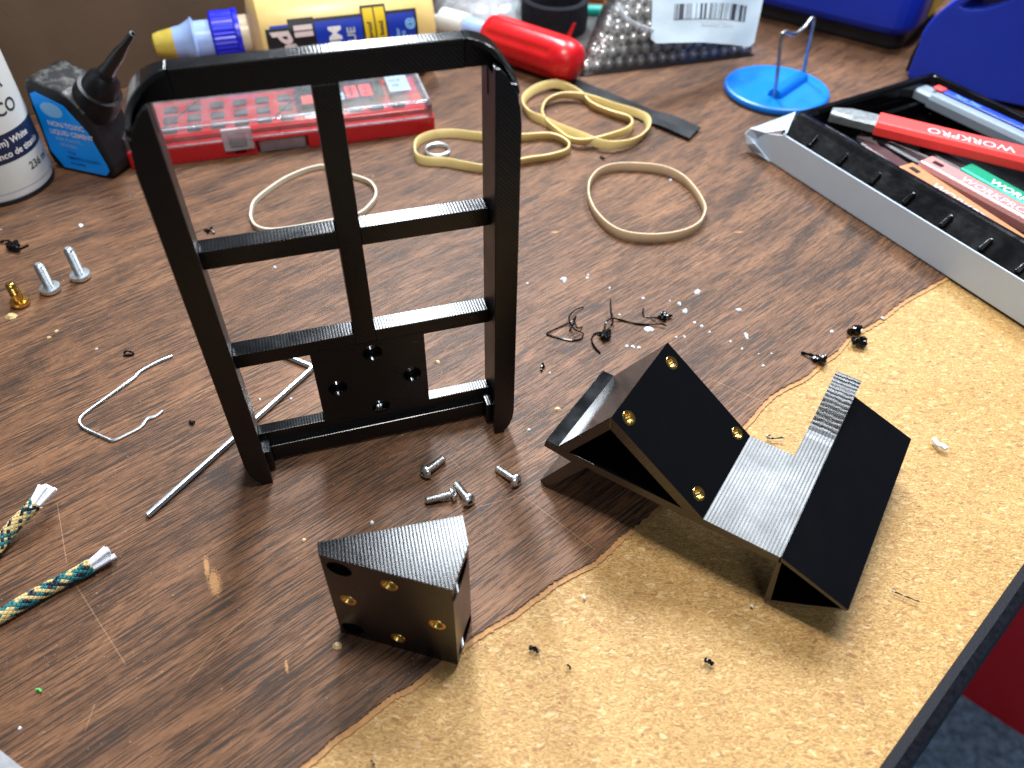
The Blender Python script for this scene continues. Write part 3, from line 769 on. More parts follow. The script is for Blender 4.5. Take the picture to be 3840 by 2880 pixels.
# ================================================================== RUBBER BANDS
cB = crop(1800, 0, 2.011); cA = crop(900, 0, 2.011); c6 = crop(400, 50, 1.338)
def rubber(px, h, th, mat, label, zf=None, tilt=None):
    pts = spline([P(x, y, h * .5 + (zf(i / len(px)) if zf else 0)) for i, (x, y) in enumerate(px)], 7, True)
    v, f = band(pts, h, th, tilt); tag(mk('rubber_band', v, f, mat, smooth=True), label, 'rubber band', 'rubber bands on the desk')
rubber([(942, 800), (960, 752), (1049, 684), (1119, 649), (1178, 630), (1225, 627), (1318, 659), (1377, 679), (1404, 704), (1410, 737), (1387, 772), (1343, 806), (1250, 829), (1150, 848), (1060, 862), (1000, 864), (960, 850), (944, 826)], .0034, .0014, M['band_pale'], 'pale grey thin rubber band lying behind the tablet frame')
rubber([(2206, 715), (2215, 680), (2249, 645), (2307, 627), (2397, 626), (2486, 637), (2556, 669), (2605, 719), (2638, 775), (2640, 810), (2615, 850), (2550, 880), (2450, 893), (2350, 884), (2285, 855), (2235, 805), (2210, 755)], .0062, .0013, M['band_tan'], 'tan rubber band opened into a round loop, standing by itself')
rubber([(1556, 566), (1569, 530), (1621, 506), (1696, 500), (1770, 508), (1850, 516), (1964, 514), (2049, 508), (2098, 518), (2130, 540), (2134, 555), (2118, 572), (2060, 588), (1980, 600), (1900, 618), (1820, 632), (1745, 622), (1670, 608), (1600, 604), (1564, 592)], .0060, .0014, M['band_yellow'], 'yellow rubber band pulled long with a metal ring inside it', tilt=lambda t: .35 * math.sin(t * 12.5))
yl = [(340, 735), (430, 665), (560, 632), (650, 655), (760, 712), (840, 790), (980, 850), (1110, 890), (1150, 930), (1110, 985), (960, 1035), (800, 1068), (690, 1058), (600, 1005), (500, 925), (465, 845), (500, 768), (600, 722), (720, 720), (830, 742), (1000, 800), (1180, 855), (1262, 905), (1258, 985), (1170, 1062), (1030, 1095), (900, 1082), (760, 1026), (600, 966), (470, 905), (380, 866), (332, 805)]
rubber([cB(*q) for q in yl], .0062, .0014, M['band_yellow'], 'yellow rubber band looped double over itself beside the black strip', zf=lambda t: .0018 * (1 + math.sin(t * 25)) * .5, tilt=lambda t: .4 * math.sin(t * 19 + 1))
ring_c = P(1641, 566, .0012)
v, f = tube([ring_c + Vector((.0080 * math.cos(t), .0080 * math.sin(t), .0004 * math.sin(t * .5))) for t in [2 * math.pi * i / 40 for i in range(40)]], .00075, 8, True)
r_ = mk('split_ring', v, f, M['zinc'], smooth=True); tag(r_, 'small silver metal ring lying inside the long yellow rubber band', 'ring')
v, f = tube([ring_c + Vector((.0079 * math.cos(t), .0079 * math.sin(t), .0013)) for t in [.3 + 5.6 * i / 34 for i in range(35)]], .0006, 8)
mk('second_coil', v, f, M['zinc'], r_, smooth=True)

# ================================================================== BLACK STRIP
ex = [(2158, 300), (2625, 490), (2583, 532), (2120, 338)]
a0, a1, b1, b0 = [P(x, y, 0) for x, y in ex]
V, F = [], []; n = 26
for i in range(n + 1):
    t = i / n; lift = .0012 + .0022 * max(0, math.sin(t * 9 + .4)) * (t > .25) + .004 * max(0, t - .9) * 6 * .6
    p, q = a0.lerp(a1, t), b0.lerp(b1, t)
    for (w_, dz) in ((0, 0), (.5, .0008 * math.sin(t * 14)), (1, .0)):
        c = p.lerp(q, w_); V.append(c + ZU * (lift + dz)); V.append(c + ZU * max(.0002, lift + dz - .0011))
for i in range(n):
    a = i * 6; b = a + 6
    F += [(a, a + 2, b + 2, b), (a + 2, a + 4, b + 4, b + 2), (a + 1, b + 1, b + 3, a + 3), (a + 3, b + 3, b + 5, a + 5), (a, b, b + 1, a + 1), (a + 4, a + 5, b + 5, b + 4)]
F += [(0, 1, 3, 2), (2, 3, 5, 4), (n * 6, n * 6 + 2, n * 6 + 3, n * 6 + 1), (n * 6 + 2, n * 6 + 4, n * 6 + 5, n * 6 + 3)]
tag(mk('plastic_strip', V, F, plain('dull_black_plastic', (.010, .011, .013), .5, spec=.3), smooth=False), 'flat black plastic strip lying under the looped yellow rubber band', 'strip')

# ================================================================== PARACORD ENDS
def cord(px, label, tuft_px, rad=.0026, seed=1):
    pts = spline([P(x, y, z) for x, y, z in px], 60)
    # resample evenly
    L = [0]
    for i in range(1, len(pts)): L.append(L[-1] + (pts[i] - pts[i - 1]).length)
    tot = L[-1]; na = 18; cell = .0011; nl = int(tot / cell); path = []
    k = 0
    for j in range(nl + 1):
        s = tot * j / nl
        while k < len(L) - 2 and L[k + 1] < s: k += 1
        path.append(pts[k].lerp(pts[k + 1], (s - L[k]) / max(1e-9, L[k + 1] - L[k])))
    frames = []; up = Vector((0, 0, 1))
    for j in range(nl + 1):
        t = (path[min(j + 1, nl)] - path[max(j - 1, 0)]).normalized(); u = (up - t * up.dot(t)).normalized(); frames.append((path[j], u, t.cross(u)))
    g = P(px[-1][0], px[-1][1]); root = empty('cord_end', (g.x, g.y, 0), label, 'cord')
    rr = random.Random(seed); ca = [rr.choice([0, 0, 0, 1, 2, 0]) for _ in range(na)]; cb_ = [rr.choice([0, 0, 0, 2, 0, 0]) for _ in range(na)]
    ca[3] = ca[4] = 1; ca[5] = 2; ca[11] = 2; cb_[7] = cb_[8] = 1; cb_[2] = 2
    V, F, MI = [], [], []
    def at(s, a, r):
        s = max(0, min(nl, s)); j = min(int(s), nl - 1); t = s - j
        p = frames[j][0].lerp(frames[j + 1][0], t); u = frames[j][1]; w = frames[j][2]; an = 2 * math.pi * a / na
        return p + u * (math.cos(an) * r * rad) + w * (math.sin(an) * r * rad)
    for j in range(nl):
        for a in range(na):
            if (a + j) % 2: continue
            b0_ = len(V)                                   # one diamond-shaped stitch, domed
            flare = 1 + .12 * max(0, (j - nl + 5) / 5)
            cx, cy = j + .5, a
            ring = [(cx - 1, cy), (cx, cy - 1), (cx + 1, cy), (cx, cy + 1)]
            for (s, q) in ring: V.append(at(s, q, .90 * flare))
            for (s, q) in ring: V.append(at(cx + (s - cx) * .55, cy + (q - cy) * .55, 1.04 * flare))
            V.append(at(cx, cy, 1.07 * flare))
            up_right = ((j // 2) + (a // 2)) % 2
            idx = (a + j) % na if up_right else (a - j) % na
            c = ca[idx] if up_right else cb_[idx]
            for q in range(4):
                F.append((b0_ + q, b0_ + (q + 1) % 4, b0_ + 4 + (q + 1) % 4, b0_ + 4 + q)); MI.append(c)
                F.append((b0_ + 4 + q, b0_ + 4 + (q + 1) % 4, b0_ + 8)); MI.append(c)
    o = mk('braided_sleeve', V, F, [M['cordtan'], M['cordblack'], M['cordteal']], root, smooth=True)
    for p, c in zip(o.data.polygons, MI): p.material_index = c
    v, f = tube(path, rad * .88, 12); mk('sleeve_lining', v, f, M['cordtan'], o)
    # white core strands poking out
    e = path[-1]; t = (P(*tuft_px, e.z + .0015) - e); ln = t.length; t.normalize(); u, w, _ = basis(t)
    for q in range(9):
        a = q * 2.4; r0 = rad * .55 * (q / 8) ** .5
        st = e - t * .003 + u * (math.cos(a) * r0) + w * (math.sin(a) * r0)
        en = e + t * (ln * rr.uniform(.78, 1.05)) + u * (math.cos(a) * r0 * 1.9 + rr.uniform(-.0004, .0004)) + w * (math.sin(a) * r0 * 1.7)
        if en.z < .0009: en.z = .0009
        mid = st.lerp(en, .55) + u * rr.uniform(-.0003, .0003)
        v, f = tube(spline([st, mid, en], 4), .00085, 7, rfun=lambda s: .9 + .35 * s)
        mk('core_strand', v, f, M['tuft'], root, smooth=True)
M['cordtan'] = plain('cord_tan_yarn', (.55, .43, .20), .6, var=.12, nscale=900)
M['cordblack'] = plain('cord_black_yarn', (.012, .012, .022), .45, var=.3, nscale=900)
M['cordteal'] = plain('cord_teal_yarn', (.015, .14, .16), .5, var=.2, nscale=900)
cord([(-160, 2390, .0028), (0, 2310, .0028), (99, 2252, .0028), (199, 2197, .0028), (278, 2157, .0030), (346, 2119, .0034)], 'patterned tan and teal cord end lying flat on the desk, white strands at its tip', (418, 2068), seed=3)
cord([(-120, 2190, .003), (0, 2038, .004), (50, 1975, .0065), (99, 1925, .009), (138, 1884, .0112)], 'patterned cord end lifted off the desk with a fanned white tuft', (186, 1822), seed=9)

# ================================================================== BLACK FILAMENT SCRAPS, CRUMBS
c7 = crop(1950, 950, 2.011)
def scrap(paths, r, label, blobs=(), cr=c7):
    ms = []
    for q in paths:
        pts = spline([P(*cr(x, y), .0006 + (z if z else 0)) for x, y, z in q], 6)
        ms.append(tube(pts, r, 6, rfun=lambda t: .75 + .45 * math.sin(t * 9) ** 2))
    for (x, y, rad, n) in blobs:
        c = P(*cr(x, y), 0); rr = random.Random(int(x * 7 + y)); pts = []
        for i in range(n): pts.append(c + Vector((rr.gauss(0, rad * .6), rr.gauss(0, rad * .5), .0008 + rr.random() * rad * .7)))
        ms.append(tube(spline(pts, 5), r * 1.35, 6, rfun=lambda t: .7 + .8 * abs(math.sin(t * 23))))
    v, f = joinm(*ms)
    tag(mk('filament_scrap', v, f, M['blackgloss'], smooth=True), label, 'scrap', 'black filament scraps on the desk')
scrap([[(480, 405, 0), (420, 425, .001), (372, 475, .002), (378, 525, .003), (408, 570, .003), (455, 592, .001), (478, 610, .0), (455, 645, 0), (385, 655, 0), (280, 632, 0), (205, 610, 0), (225, 588, 0), (320, 545, 0), (395, 510, .001), (420, 475, .003), (400, 540, .0035), (370, 590, .001)], [(405, 490, .003), (430, 560, .002), (470, 555, 0)]], .00042, 'thin black filament strand curled into an open loop')
scrap([[(682, 345, .004), (686, 440, .003), (692, 482, .002), (645, 525, .001), (632, 590, .001), (565, 605, 0), (540, 650, 0), (560, 705, 0), (605, 752, 0)], [(700, 490, .002), (690, 540, .002), (620, 610, .001)]], .0005, 'knotted black filament scrap with a spike pointing up', [(640, 640, .0035, 16)])
scrap([[(700, 488, .001), (770, 505, 0), (860, 527, 0), (960, 538, 0), (1060, 532, .001), (1105, 545, .001)], [(930, 415, .002), (932, 468, 0), (985, 482, 0), (1045, 488, .002)]], .00045, 'straight black filament strand ending in a dense knot', [(1085, 490, .0028, 14)])
scrap([[(160, 890, 0), (165, 850, .001), (185, 855, 0)], [(170, 825, .001), (180, 860, 0)]], .0006, 'tiny forked black scrap near the tablet frame')
scrap([[(2120, 748, 0), (2190, 765, .001), (2240, 780, 0)]], .0007, 'black scrap with a pointed tail lying across the laminate tear', [(2262, 810, .003, 12)])
scrap([], .0009, 'chunky black scrap lying on the laminate tear near the white carton', [(920, 1510, .0035, 9), (960, 1590, .003, 9)], cr=c8b)
scrap([[(0, 215, 0), (60, 205, .002), (110, 240, .002)], [(150, 270, 0), (215, 240, 0)]], .0006, 'black scrap lying behind the standing screws', [(120, 270, .004, 14)], cr=c5)
scrap([[(935, 1060, 0), (950, 1040, .001), (990, 1045, .001), (1005, 1065, 0), (930, 1072, 0)]], .0005, 'small black filament loop beside the bent wire', [], cr=c5)
scrap([[(1540, 125, 0), (1590, 130, .001), (1620, 150, 0)], [(1560, 150, 0), (1600, 105, 0)]], .0006, 'small black scrap beside the pale rubber band', cr=c5)
scrap([[(1430, 1570, 0), (1450, 1580, .0006), (1462, 1572, 0)]], .0007, 'black speck between the bent wire and the hex key', cr=c5)
scrap([[(1780, 750, 0), (1820, 760, .0006), (1850, 780, 0)]], .0009, 'flat black scrap on the bare chipboard near the wedge block', cr=c8)
scrap([[(2065, 880, 0), (2085, 895, 0), (2088, 915, 0)]], .0004, 'tiny curved black hair on the bare chipboard', cr=c8)
scrap([[(1095, 1435, 0), (1120, 1445, .0006), (1140, 1462, 0)]], .0009, 'shiny black flake on the bare chipboard below the bracket', cr=c2)
scrap([[(585, 1600, 0), (600, 1620, 0), (612, 1636, 0)]], .00035, 'fine black hair on the chipboard near the laminate tear', cr=c8)
scrap([[(1215, 322, 0), (1320, 365, 0), (1425, 405, 0)]], .00028, 'straight black bristle on the chipboard beside the bracket', cr=crop(2740, 2055, 2.011))
scrap([[(1278, 540, 0), (1310, 545, 0), (1370, 540, .0008)], [(1280, 535, 0), (1300, 525, .0008)]], .0004, 'thin black curl seen in the notch of the bracket', cr=ck)
scrap([[(905, 1180, 0), (940, 1195, .001)]], .0007, 'black speck beside the tan rubber band', cr=cB)

gs = crop(2740, 500, 2.011)
def chip(px, py, size, mat, cr, name='plastic_crumb', label=None, el=1.0):
    c = P(*cr(px, py)); sc = size * (c - CAM).length / FPX / 2.011 * .5
    rr = random.Random(int(px * 13 + py * 7)); V = []; n = 7; a0 = rr.random() * 6
    for k in range(n):
        a = a0 + 2 * math.pi * k / n; r = sc * rr.uniform(.65, 1.2)
        V.append(c + Vector((math.cos(a) * r * el, math.sin(a) * r * 1.2, .0001)))
    for k in range(n):
        a = a0 + 2 * math.pi * k / n; r = sc * rr.uniform(.3, .7)
        V.append(c + Vector((math.cos(a) * r * el, math.sin(a) * r * 1.2, .0001 + sc * rr.uniform(.4, .9))))
    F = [tuple(range(n)), tuple(range(2 * n - 1, n - 1, -1))] + [(k, (k + 1) % n, n + (k + 1) % n, n + k) for k in range(n)]
    o = mk(name, V, F, mat); 
    if not label:
        side = (c - Vector((E0.x, E0.y, 0)))
        big = 'larger' if size >= 40 else 'small'
        where = 'on the wood near the tangled black filament scraps' if cr is c7 else ('near the standing screws and bent wire' if cr is c5 else ('on the wood seen through the tablet frame' if cr is c6b else ('on the wood beside the carton and laminate tear' if cr is gs else 'around the wedge block and bare chipboard')))
        label = big + ' white plastic crumb ' + where
    tag(o, label, 'crumb', 'white plastic crumbs')
for (x, y, s, e) in ((328, 202, 52, 1), (515, 165, 18, 1), (508, 187, 22, 1), (55, 228, 20, 1), (1338, 292, 52, 1), (1200, 382, 34, .9), (1245, 435, 42, .9), (1650, 432, 34, 1.5), (1370, 550, 26, 1), (970, 573, 42, 1.7), (1700, 612, 30, 1), (1715, 640, 22, .8), (1585, 668, 24, 1),
                     (1315, 522, 18, 1.4), (1240, 630, 20, 1), (1178, 633, 16, 1), (1675, 720, 18, 1), (805, 698, 22, 1.3), (850, 705, 24, 1.4), (895, 712, 24, 1.4), (1835, 850, 24, 1), (225, 903, 14, 1), (65, 1332, 28, 1), (1430, 595, 16, 1.2), (930, 338, 18, 1.3), (675, 262, 18, 1), (1130, 360, 14, 1), (750, 465, 18, 1), (1895, 755, 12, 1.3), (1800, 760, 12, 1.2)):
    chip(x, y, s, M['crumb'], c7, el=e)
for (x, y, s, cr) in ((595, 625, 34, c2b), (2190, 370, 26, c8), (1435, 1360, 24, cB), (610, 95, 28, c5), (2075, 412, 28, c5), (425, 1090, 20, c2), (1355, 1140, 26, c2), (2180, 1030, 26, c6b), (150, 800, 20, c6b), (385, 795, 18, c6b), (150, 1360, 22, crop(0, 2055, 2.011)), (730, 1025, 18, c5)):
    chip(x, y, s, M['crumb'], cr)
chip(760, 1500, 34, M['crumb'], gs, el=.8); chip(120, 1530, 36, M['crumb'], gs, el=.7); chip(62, 1335, 34, M['crumb'], gs, el=1.5); chip(1145, 1393, 22, M['crumb'], gs)
v, f = tube(spline([P(*ck(x, y), .0014) for x, y in ((2145, 545), (2165, 575), (2195, 585), (2210, 600))], 4), .0011, 7)
tag(mk('plastic_shaving', v, f, M['crumb'], smooth=True), 'pale grey curved plastic shaving on the chipboard beside the bracket tip', 'shaving')
for (x, y, s_, cr, lb_) in ((80, 757, 34, c2b, 'small tan wood chip between the wedge block and the hex key'), (335, 1548, 52, c2b, 'round tan wood chip in the shadow of the wedge block'), (85, 782, 60, c5, 'large tan wood chip in front of the brass screw'),
                            (370, 938, 22, c5, 'tiny tan wood chip between the brass screw and the bent wire'), (428, 888, 22, c5, 'tiny tan wood chip between the brass screw and the bent wire'), (1490, 520, 34, c6b, 'tan wood chip seen through the frame beside its mounting plate'), (285, 1178, 44, c7, 'tan wood chip lying beside the forked end of the bracket')):
    chip(x, y, s_, M['crumbtan'], cr, 'wood_chip', lb_, 1.3)
for o in list(COL.objects):
    if o.name.startswith('wood_chip'): o['group'] = 'tan chips on the desk'; o['category'] = 'chip'
cg = crop(0, 2055, 2.011)
v, f = tube([P(*cg(x, y), .0007) for x, y in ((270, 1066), (287, 1063), (302, 1070), (310, 1084))], .00038, 6); tag(mk('plastic_sliver', v, f, M['greenbit']), 'bright green sliver lying alone on the wood', 'sliver')
# fine dust over the desk, too small to pick apart
V, F = [], []
for i in range(380):
    x = rnd.uniform(0, W); y = rnd.uniform(350, H) ** 1.0; c = P(x, y); d = (c - CAM).length
    r = d / FPX * rnd.uniform(.6, 2.0) * (1.0 if rnd.random() < .93 else 2.0)
    if (c - Vector((E0.x, E0.y, 0))).dot(TY) < .004: continue
    b = len(V)
    z = .00005
    V += [c + Vector((r, 0, z)), c + Vector((-r * .5, r * .8, z)), c + Vector((-r * .5, -r * .8, z)), c + Vector((0, 0, z + r * .9))]
    F += [(b, b + 1, b + 3), (b + 1, b + 2, b + 3), (b + 2, b, b + 3), (b, b + 2, b + 1)]
tag(mk('dust', V, F, M['crumb'], loc=(0, 0, 0)), 'fine pale dust scattered over the desk top', 'dust', kind='stuff')

# clear plastic scrap at the near corner of the desk
pl = [P(-140, 2790, .0004), P(0, 2812, .0006), P(92, 2885, .0004), P(60, 2990, .0004), P(-140, 2990, .0004)]
v, f = prism(pl, (0, 0, .0005)); tag(mk('clear_plastic_tab', v, f, M['hazebag']), 'frosted clear plastic tab lying flat near the cord ends', 'plastic tab')

# ================================================================== WHITE PAINT BOTTLE
bc = Vector((-.3225, .4235, 0))
wb = empty('paint_bottle', bc, 'white plastic bottle with a navy band on its label, beside the black glue bottle', 'bottle')
v, f = lathe([(0, .001), (.0275, .001), (.0295, .003), (.0300, .008), (.0300, .145), (.027, .155), (.012, .165), (.012, .18), (0, .18)], bc, ZU, 72)
mk('body', v, f, M['bottlewhite'], wb, smooth=True)
v, f = lathe([(.0282, 0), (.0300, 0.0003), (.0300, .0012), (.0282, .0014)], bc, ZU, 64); mk('base_rim', v, f, M['black'], wb)
v, f = lathe([(.03015, .0075), (.03022, .008), (.03022, .140), (.03015, .1405)], bc, ZU, 72); lb = mk('label', v, f, M['labelwhite'], wb, smooth=True)
v, f = lathe([(.03028, .0250), (.0303, .0252), (.0303, .0412), (.03028, .0414)], bc, ZU, 72); mk('label_band', v, f, M['navy'], lb, smooth=True)
def wrap(ang0, z, R):
    return lambda x, y: bc + Vector((math.cos(ang0 + x / R) * R, math.sin(ang0 + x / R) * R, z + y))
A_ = math.radians(-20)
R3 = .0304
def wt_(s, size, z, aend, mat, bold=.015):
    text('lettering', s, size, None, None, None, mat, lb, bold, bend=lambda x, y: wrap(math.radians(aend), z, R3)(x, y), align='RIGHT')
wt_('PINTURA', .0105, .0925, -7, M['inkblack']); wt_('ACRILICA', .0105, .0785, -7, M['inkblack']); wt_('GESSO ACRILICA', .0105, .0645, -5, M['inkblack']); wt_('BASE ACRILICO', .0105, .0505, 2, M['inkblack'])
wt_('Titanium) White', .0054, .0347, 0, M['inkwhite']); wt_('Tono/Blanco de titanio', .0054, .0278, 12, M['inkwhite']); wt_('236 ml', .0066, .0155, 16, M['inkblack'])

# ================================================================== BLACK CEMENT BOTTLE WITH BLUE LABEL
ba, bb_ = P(245, 637), P(422, 675)
bd = (bb_ - ba); bd.z = 0; bd.normalize(); bn = Vector((-bd.y, bd.x, 0))
def gp(x, z, dp): return ba + bd * (x * MM) + ZU * (z * MM) + bn * (dp * MM)
cb_ = empty('cement_bottle', gp(16, 0, 12), 'squat black glue bottle with bright blue label and slanted needle nozzle', 'bottle')
out = [(-3, 0), (35, 0), (39.5, 4), (40, 10), (33, 43), (31, 46.5), (25, 53), (22, 54.5), (3, 60), (-2, 59.2), (-4.6, 54), (-8.8, 9), (-7, 3)]
v, f = prism([gp(x, z, 0) for x, z in out], bn * .030); mk('body', v, f, M['dustblack'], cb_, bevel=.0028, bseg=4)
lab = [(1, 2.4), (32.5, 2.4), (36.4, 6), (36.2, 10), (31.2, 31), (20.5, 46.3), (3, 52.4), (-1.5, 50.5), (-4.6, 13)]
v, f = prism([gp(x, z, -.25) for x, z in lab], bn * .0004); lb2 = mk('label', v, f, M['bluelabel'], cb_)
v, f = lathe([(0, 0), (1, 0), (1, .00004), (0, .00004)], gp(10, 42, -.30), -bn, 40, u=bd, sx=.0078, sy=.0048)
mk('logo_oval', v, f, M['inkblue'], lb2)
for (s, sz, x, z, mt) in (('NON-TOXIC', .0046, 3, 31.5, 'inkwhite'), ('LIQUID CEMENT', .0043, 2.2, 26.2, 'inkwhite'), ('FOR PLASTIC', .0032, 4.5, 22.0, 'inkblue'), ('MODELS', .0032, 6, 18.2, 'inkblue'), ('1 fl oz', .0028, 8, 13.5, 'inknavy'), ('CIMENTO LIQUIDO', .0028, 7, 9.8, 'inknavy'), ('no toxico', .0028, 8, 6.2, 'inknavy')):
    text('lettering', s, sz, gp(x, z, -.3), bd, ZU - bd * .0, M[mt], lb2, .02)
# big shoulder/neck on the slanted corner, then the nozzle
ax = (bd * .62 + ZU * .78 + bn * .05).normalized(); nb = gp(27, 40, 15)
v, f = lathe([(.0135, 0), (.0135, .010), (.0125, .013), (.0125, .016), (.0105, .0165), (.009, .024), (.0052, .028), (.0050, .031), (.0042, .032)], nb, ax, 40); mk('collar', v, f, M['softblack'], cb_, smooth=True)
no = nb + ax * .031
tipw = PV(1180 / 2.37, 300 / 2.37, gp(0, 0, 15), bn)
ax2 = (tipw - no).normalized(); ln = (tipw - no).length
v, f = lathe([(.0046, -.001), (.0046, .002), (.0040, .004), (.0036, ln * .5), (.0022, ln * .72), (.0019, ln), (.0009, ln + .0002), (.0009, ln * .95), (0, ln * .95)], no, ax2, 24); mk('nozzle', v, f, M['black'], cb_, smooth=True)

# ================================================================== YELLOW GLUE BOTTLE (lying)
g0, g1 = P(575, 170, .036), P(1600, 60, .036)
ga = (g1 - g0); ga.z = 0; GL = ga.length; ga.normalize(); gq = Vector((-ga.y, ga.x, 0))
gz = .036
def gpt(s): p = g0 + ga * s; p.z = gz; return p
gb = empty('wood_glue_bottle', (gpt(GL * .6).x, gpt(GL * .6).y, 0), 'yellow wood glue bottle with blue cap lying on its side behind the frame', 'bottle')
s1 = (P(800, 150, gz) - g0).dot(ga); s2 = (P(905, 130, gz) - g0).dot(ga)
v, f = lathe([(0, 0), (.0045, 0), (.0075, .0015), (.0088, .006), (.0105, s1 * .38)], gpt(0), ga, 28, u=ZU); mk('glue_tip', v, f, M['gluetip'], gb, smooth=True)
v, f = lathe([(.0104, s1 * .36), (.0112, s1 * .5), (.0145, s1 * .66), (.0160, s1 * .70), (.0130, s1 * .74), (.0130, s1 + .001)], gpt(0), ga, 32, u=ZU); mk('nozzle', v, f, M['milky'], gb, smooth=True)
v, f = lathe([(.0165, s1), (.0180, s1 + .0015), (.0180, s2 - .004), (.0188, s2 - .003), (.0188, s2), (.016, s2 + .0002)], gpt(0), ga, 144, u=ZU, rfun=lambda t, z: 1 + (.014 * math.sin(t * 36) if z < s2 - .0035 and z > s1 + .001 else 0)); mk('cap', v, f, M['capblue'], gb)
v, f = lathe([(.0140, s2 - .001), (.0140, s2 + .007), (.016, s2 + .0075)], gpt(0), ga, 32, u=ZU); mk('neck', v, f, M['cream'], gb, smooth=True)
sb = s2 + .006; se = GL
prof = [(.014, sb), (.026, sb + .002), (.0335, sb + .007), (.0358, sb + .014), (.0358, se - .012), (.0340, se - .004), (.030, se - .0005), (.028, se), (0, se)]
v, f = lathe(prof, gpt(0), ga, 64, u=ZU, sx=.99); mk('body', v, f, M['glueyellow'], gb, smooth=True)
RG = .0361
def gwrap(s, h):      # s along the bottle from the shoulder, h distance round it (0 = facing the desk front/up)
    a = math.radians(128) - h / RG                      # angle from straight up towards the camera side
    c = gpt(sb + s); 
    return c + (ZU * math.cos(a) - gq * math.sin(a)) * RG
def gpatch(name, s0, s1_, h0, h1, mat, off, parent, nx=2, ny=16, poly=None):
    V, F = [], []
    for i in range(nx + 1):
        for j in range(ny + 1):
            p = gwrap(s0 + (s1_ - s0) * i / nx, h0 + (h1 - h0) * j / ny); c = gpt(sb + s0 + (s1_ - s0) * i / nx); V.append(p + (p - c).normalized() * off)
    for i in range(nx):
        for j in range(ny): F.append((i * (ny + 1) + j, (i + 1) * (ny + 1) + j, (i + 1) * (ny + 1) + j + 1, i * (ny + 1) + j + 1))
    return mk(name, V, F, mat, parent, smooth=True)
LBt = se - sb; G = lambda q: q * LBt
hb, ht = -.012, .043
lab = gpatch('label', G(.22), G(.885), hb, ht, M['labelblack'], .0001, gb, nx=8)
gpatch('label_blue', G(.10), G(.870), hb, ht - .0022, M['labelblue'], .0003, lab, nx=8)
gpatch('label_flap', G(.583), G(.72), hb, ht + .005, M['labelblack'], .0004, lab)
gpatch('label_yellow', G(.594), G(.648), hb, ht + .003, M['yellow'], .0006, lab); gpatch('label_yellow', G(.656), G(.710), hb, ht + .003, M['yellow'], .0006, lab)
gpatch('label_shade', G(.075), G(.20), hb, ht - .004, M['labelblack'], .00045, lab); gpatch('label_shade', G(.195), G(.33), hb, ht + .001, M['labelblack'], .0005, lab)
def gtext(s, size, sx0, h1, mat, slant=0, bold=.03, off=.0009):
    def bend(x, y):       # lettering climbs round the bottle, ascenders towards the cap
        hh = h1 + x; ss = sx0 - y - slant * x
        p = gwrap(ss, hh); c = gpt(sb + ss); return p + (p - c).normalized() * off
    text('lettering', s, size, None, None, None, M[mat], lab, bold, bend=bend, align='RIGHT')
gtext('Titebond', .0165, G(.185), ht - .006, 'inkpink', .42, .05); gtext('II', .0165, G(.312), ht - .003, 'inkpink', 0, .05); gtext('PREMIUM', .0120, G(.462), ht - .006, 'inkwhite', 0, .04); gtext('WOOD GLUE', .0080, G(.538), ht - .008, 'inkgrey', 0, .03)
gtext('Weatherproof', .0045, G(.632), ht - .006, 'inkblack'); gtext('Strong bond', .0045, G(.695), ht - .006, 'inkblack'); gtext('interior', .0042, G(.78), ht - .012, 'inkblue'); gtext('16 fl oz', .0042, G(.81), ht - .014, 'inkblue'); gtext('@', .0075, G(.858), ht - .006, 'inkblue')

# ================================================================== RED BIT CASE WITH CLEAR LID
ca_, cbq = P(625, 622), P(1635, 497)
cd = (cbq - ca_); CL = cd.length; cd.normalize(); cn = Vector((-cd.y, cd.x, 0))
def cp(x, y, z): return ca_ + cd * (x * MM) + cn * (y * MM) + ZU * (z * MM)
CLm = CL * 1000; DP = 66
case = empty('bit_case', cp(CLm / 2, 33, 0), 'flat red tool bit case with clear hinged lid lying behind the frame', 'case')
def cbox(name, x0, x1, y0, y1, z0, z1, mat, parent, bev=0.0, r=0):
    if r: poly = [cp(x, y, z0) for x, y in rpoly(x0, x1, y0, y1, r)]; v, f = prism(poly, ZU * ((z1 - z0) * MM))
    else: v, f = prism([cp(x0, y0, z0), cp(x1, y0, z0), cp(x1, y1, z0), cp(x0, y1, z0)], ZU * ((z1 - z0) * MM))
    return mk(name, v, f, mat, parent, bevel=bev)
X0 = -22
base = cbox('base', X0, CLm, 0, DP, 0, 11.5, M['redcase'], case, .0008, 3)
cut_ = [cbox('c', 44, 51, -2, 5, 2, 9, M['redcase'], None), cbox('c', 58, 92, -2, 5.5, -1, 9.5, M['redcase'], None)]
cut(base, cut_)
ins = cbox('bit_holder', X0 + 4, CLm - 4, 8, DP - 5, 11.45, 14.5, M['redcase'], case, .0005, 2)
rows = [(13, 20), (27, 35), (42, 50)]
for ri, (y0, y1) in enumerate(rows):
    for kx in range(13):
        x0 = X0 + 9 + kx * 15
        if x0 + 9 > CLm - 62 and ri > 0: continue
        if x0 + 9 > CLm - 6: continue
        cbox('tool_bit', x0, x0 + 9, y0, y1, 14.45, 16.6, M['greyslot'], ins, .0008)
lbq = cbox('label_card', CLm - 90, CLm - 30, 18, DP - 8, 21.2, 21.5, M['labelblack'], case)
def ctext(s, size, x, y, mat): text('lettering', s, size, cp(x, y, 21.5), cd, cn, M[mat], lbq, .03)
for x in (CLm - 56, CLm - 46): cbox('label_panel', x, x + 8, 22, 40, 21.5, 21.7, M['redprint'], lbq)
cbox('label_panel', CLm - 86, CLm - 78, 20, 32, 21.5, 21.7, M['redprint'], lbq); cbox('label_panel', CLm - 66, CLm - 57.5, 20, 31, 21.5, 21.7, M['card'], lbq)
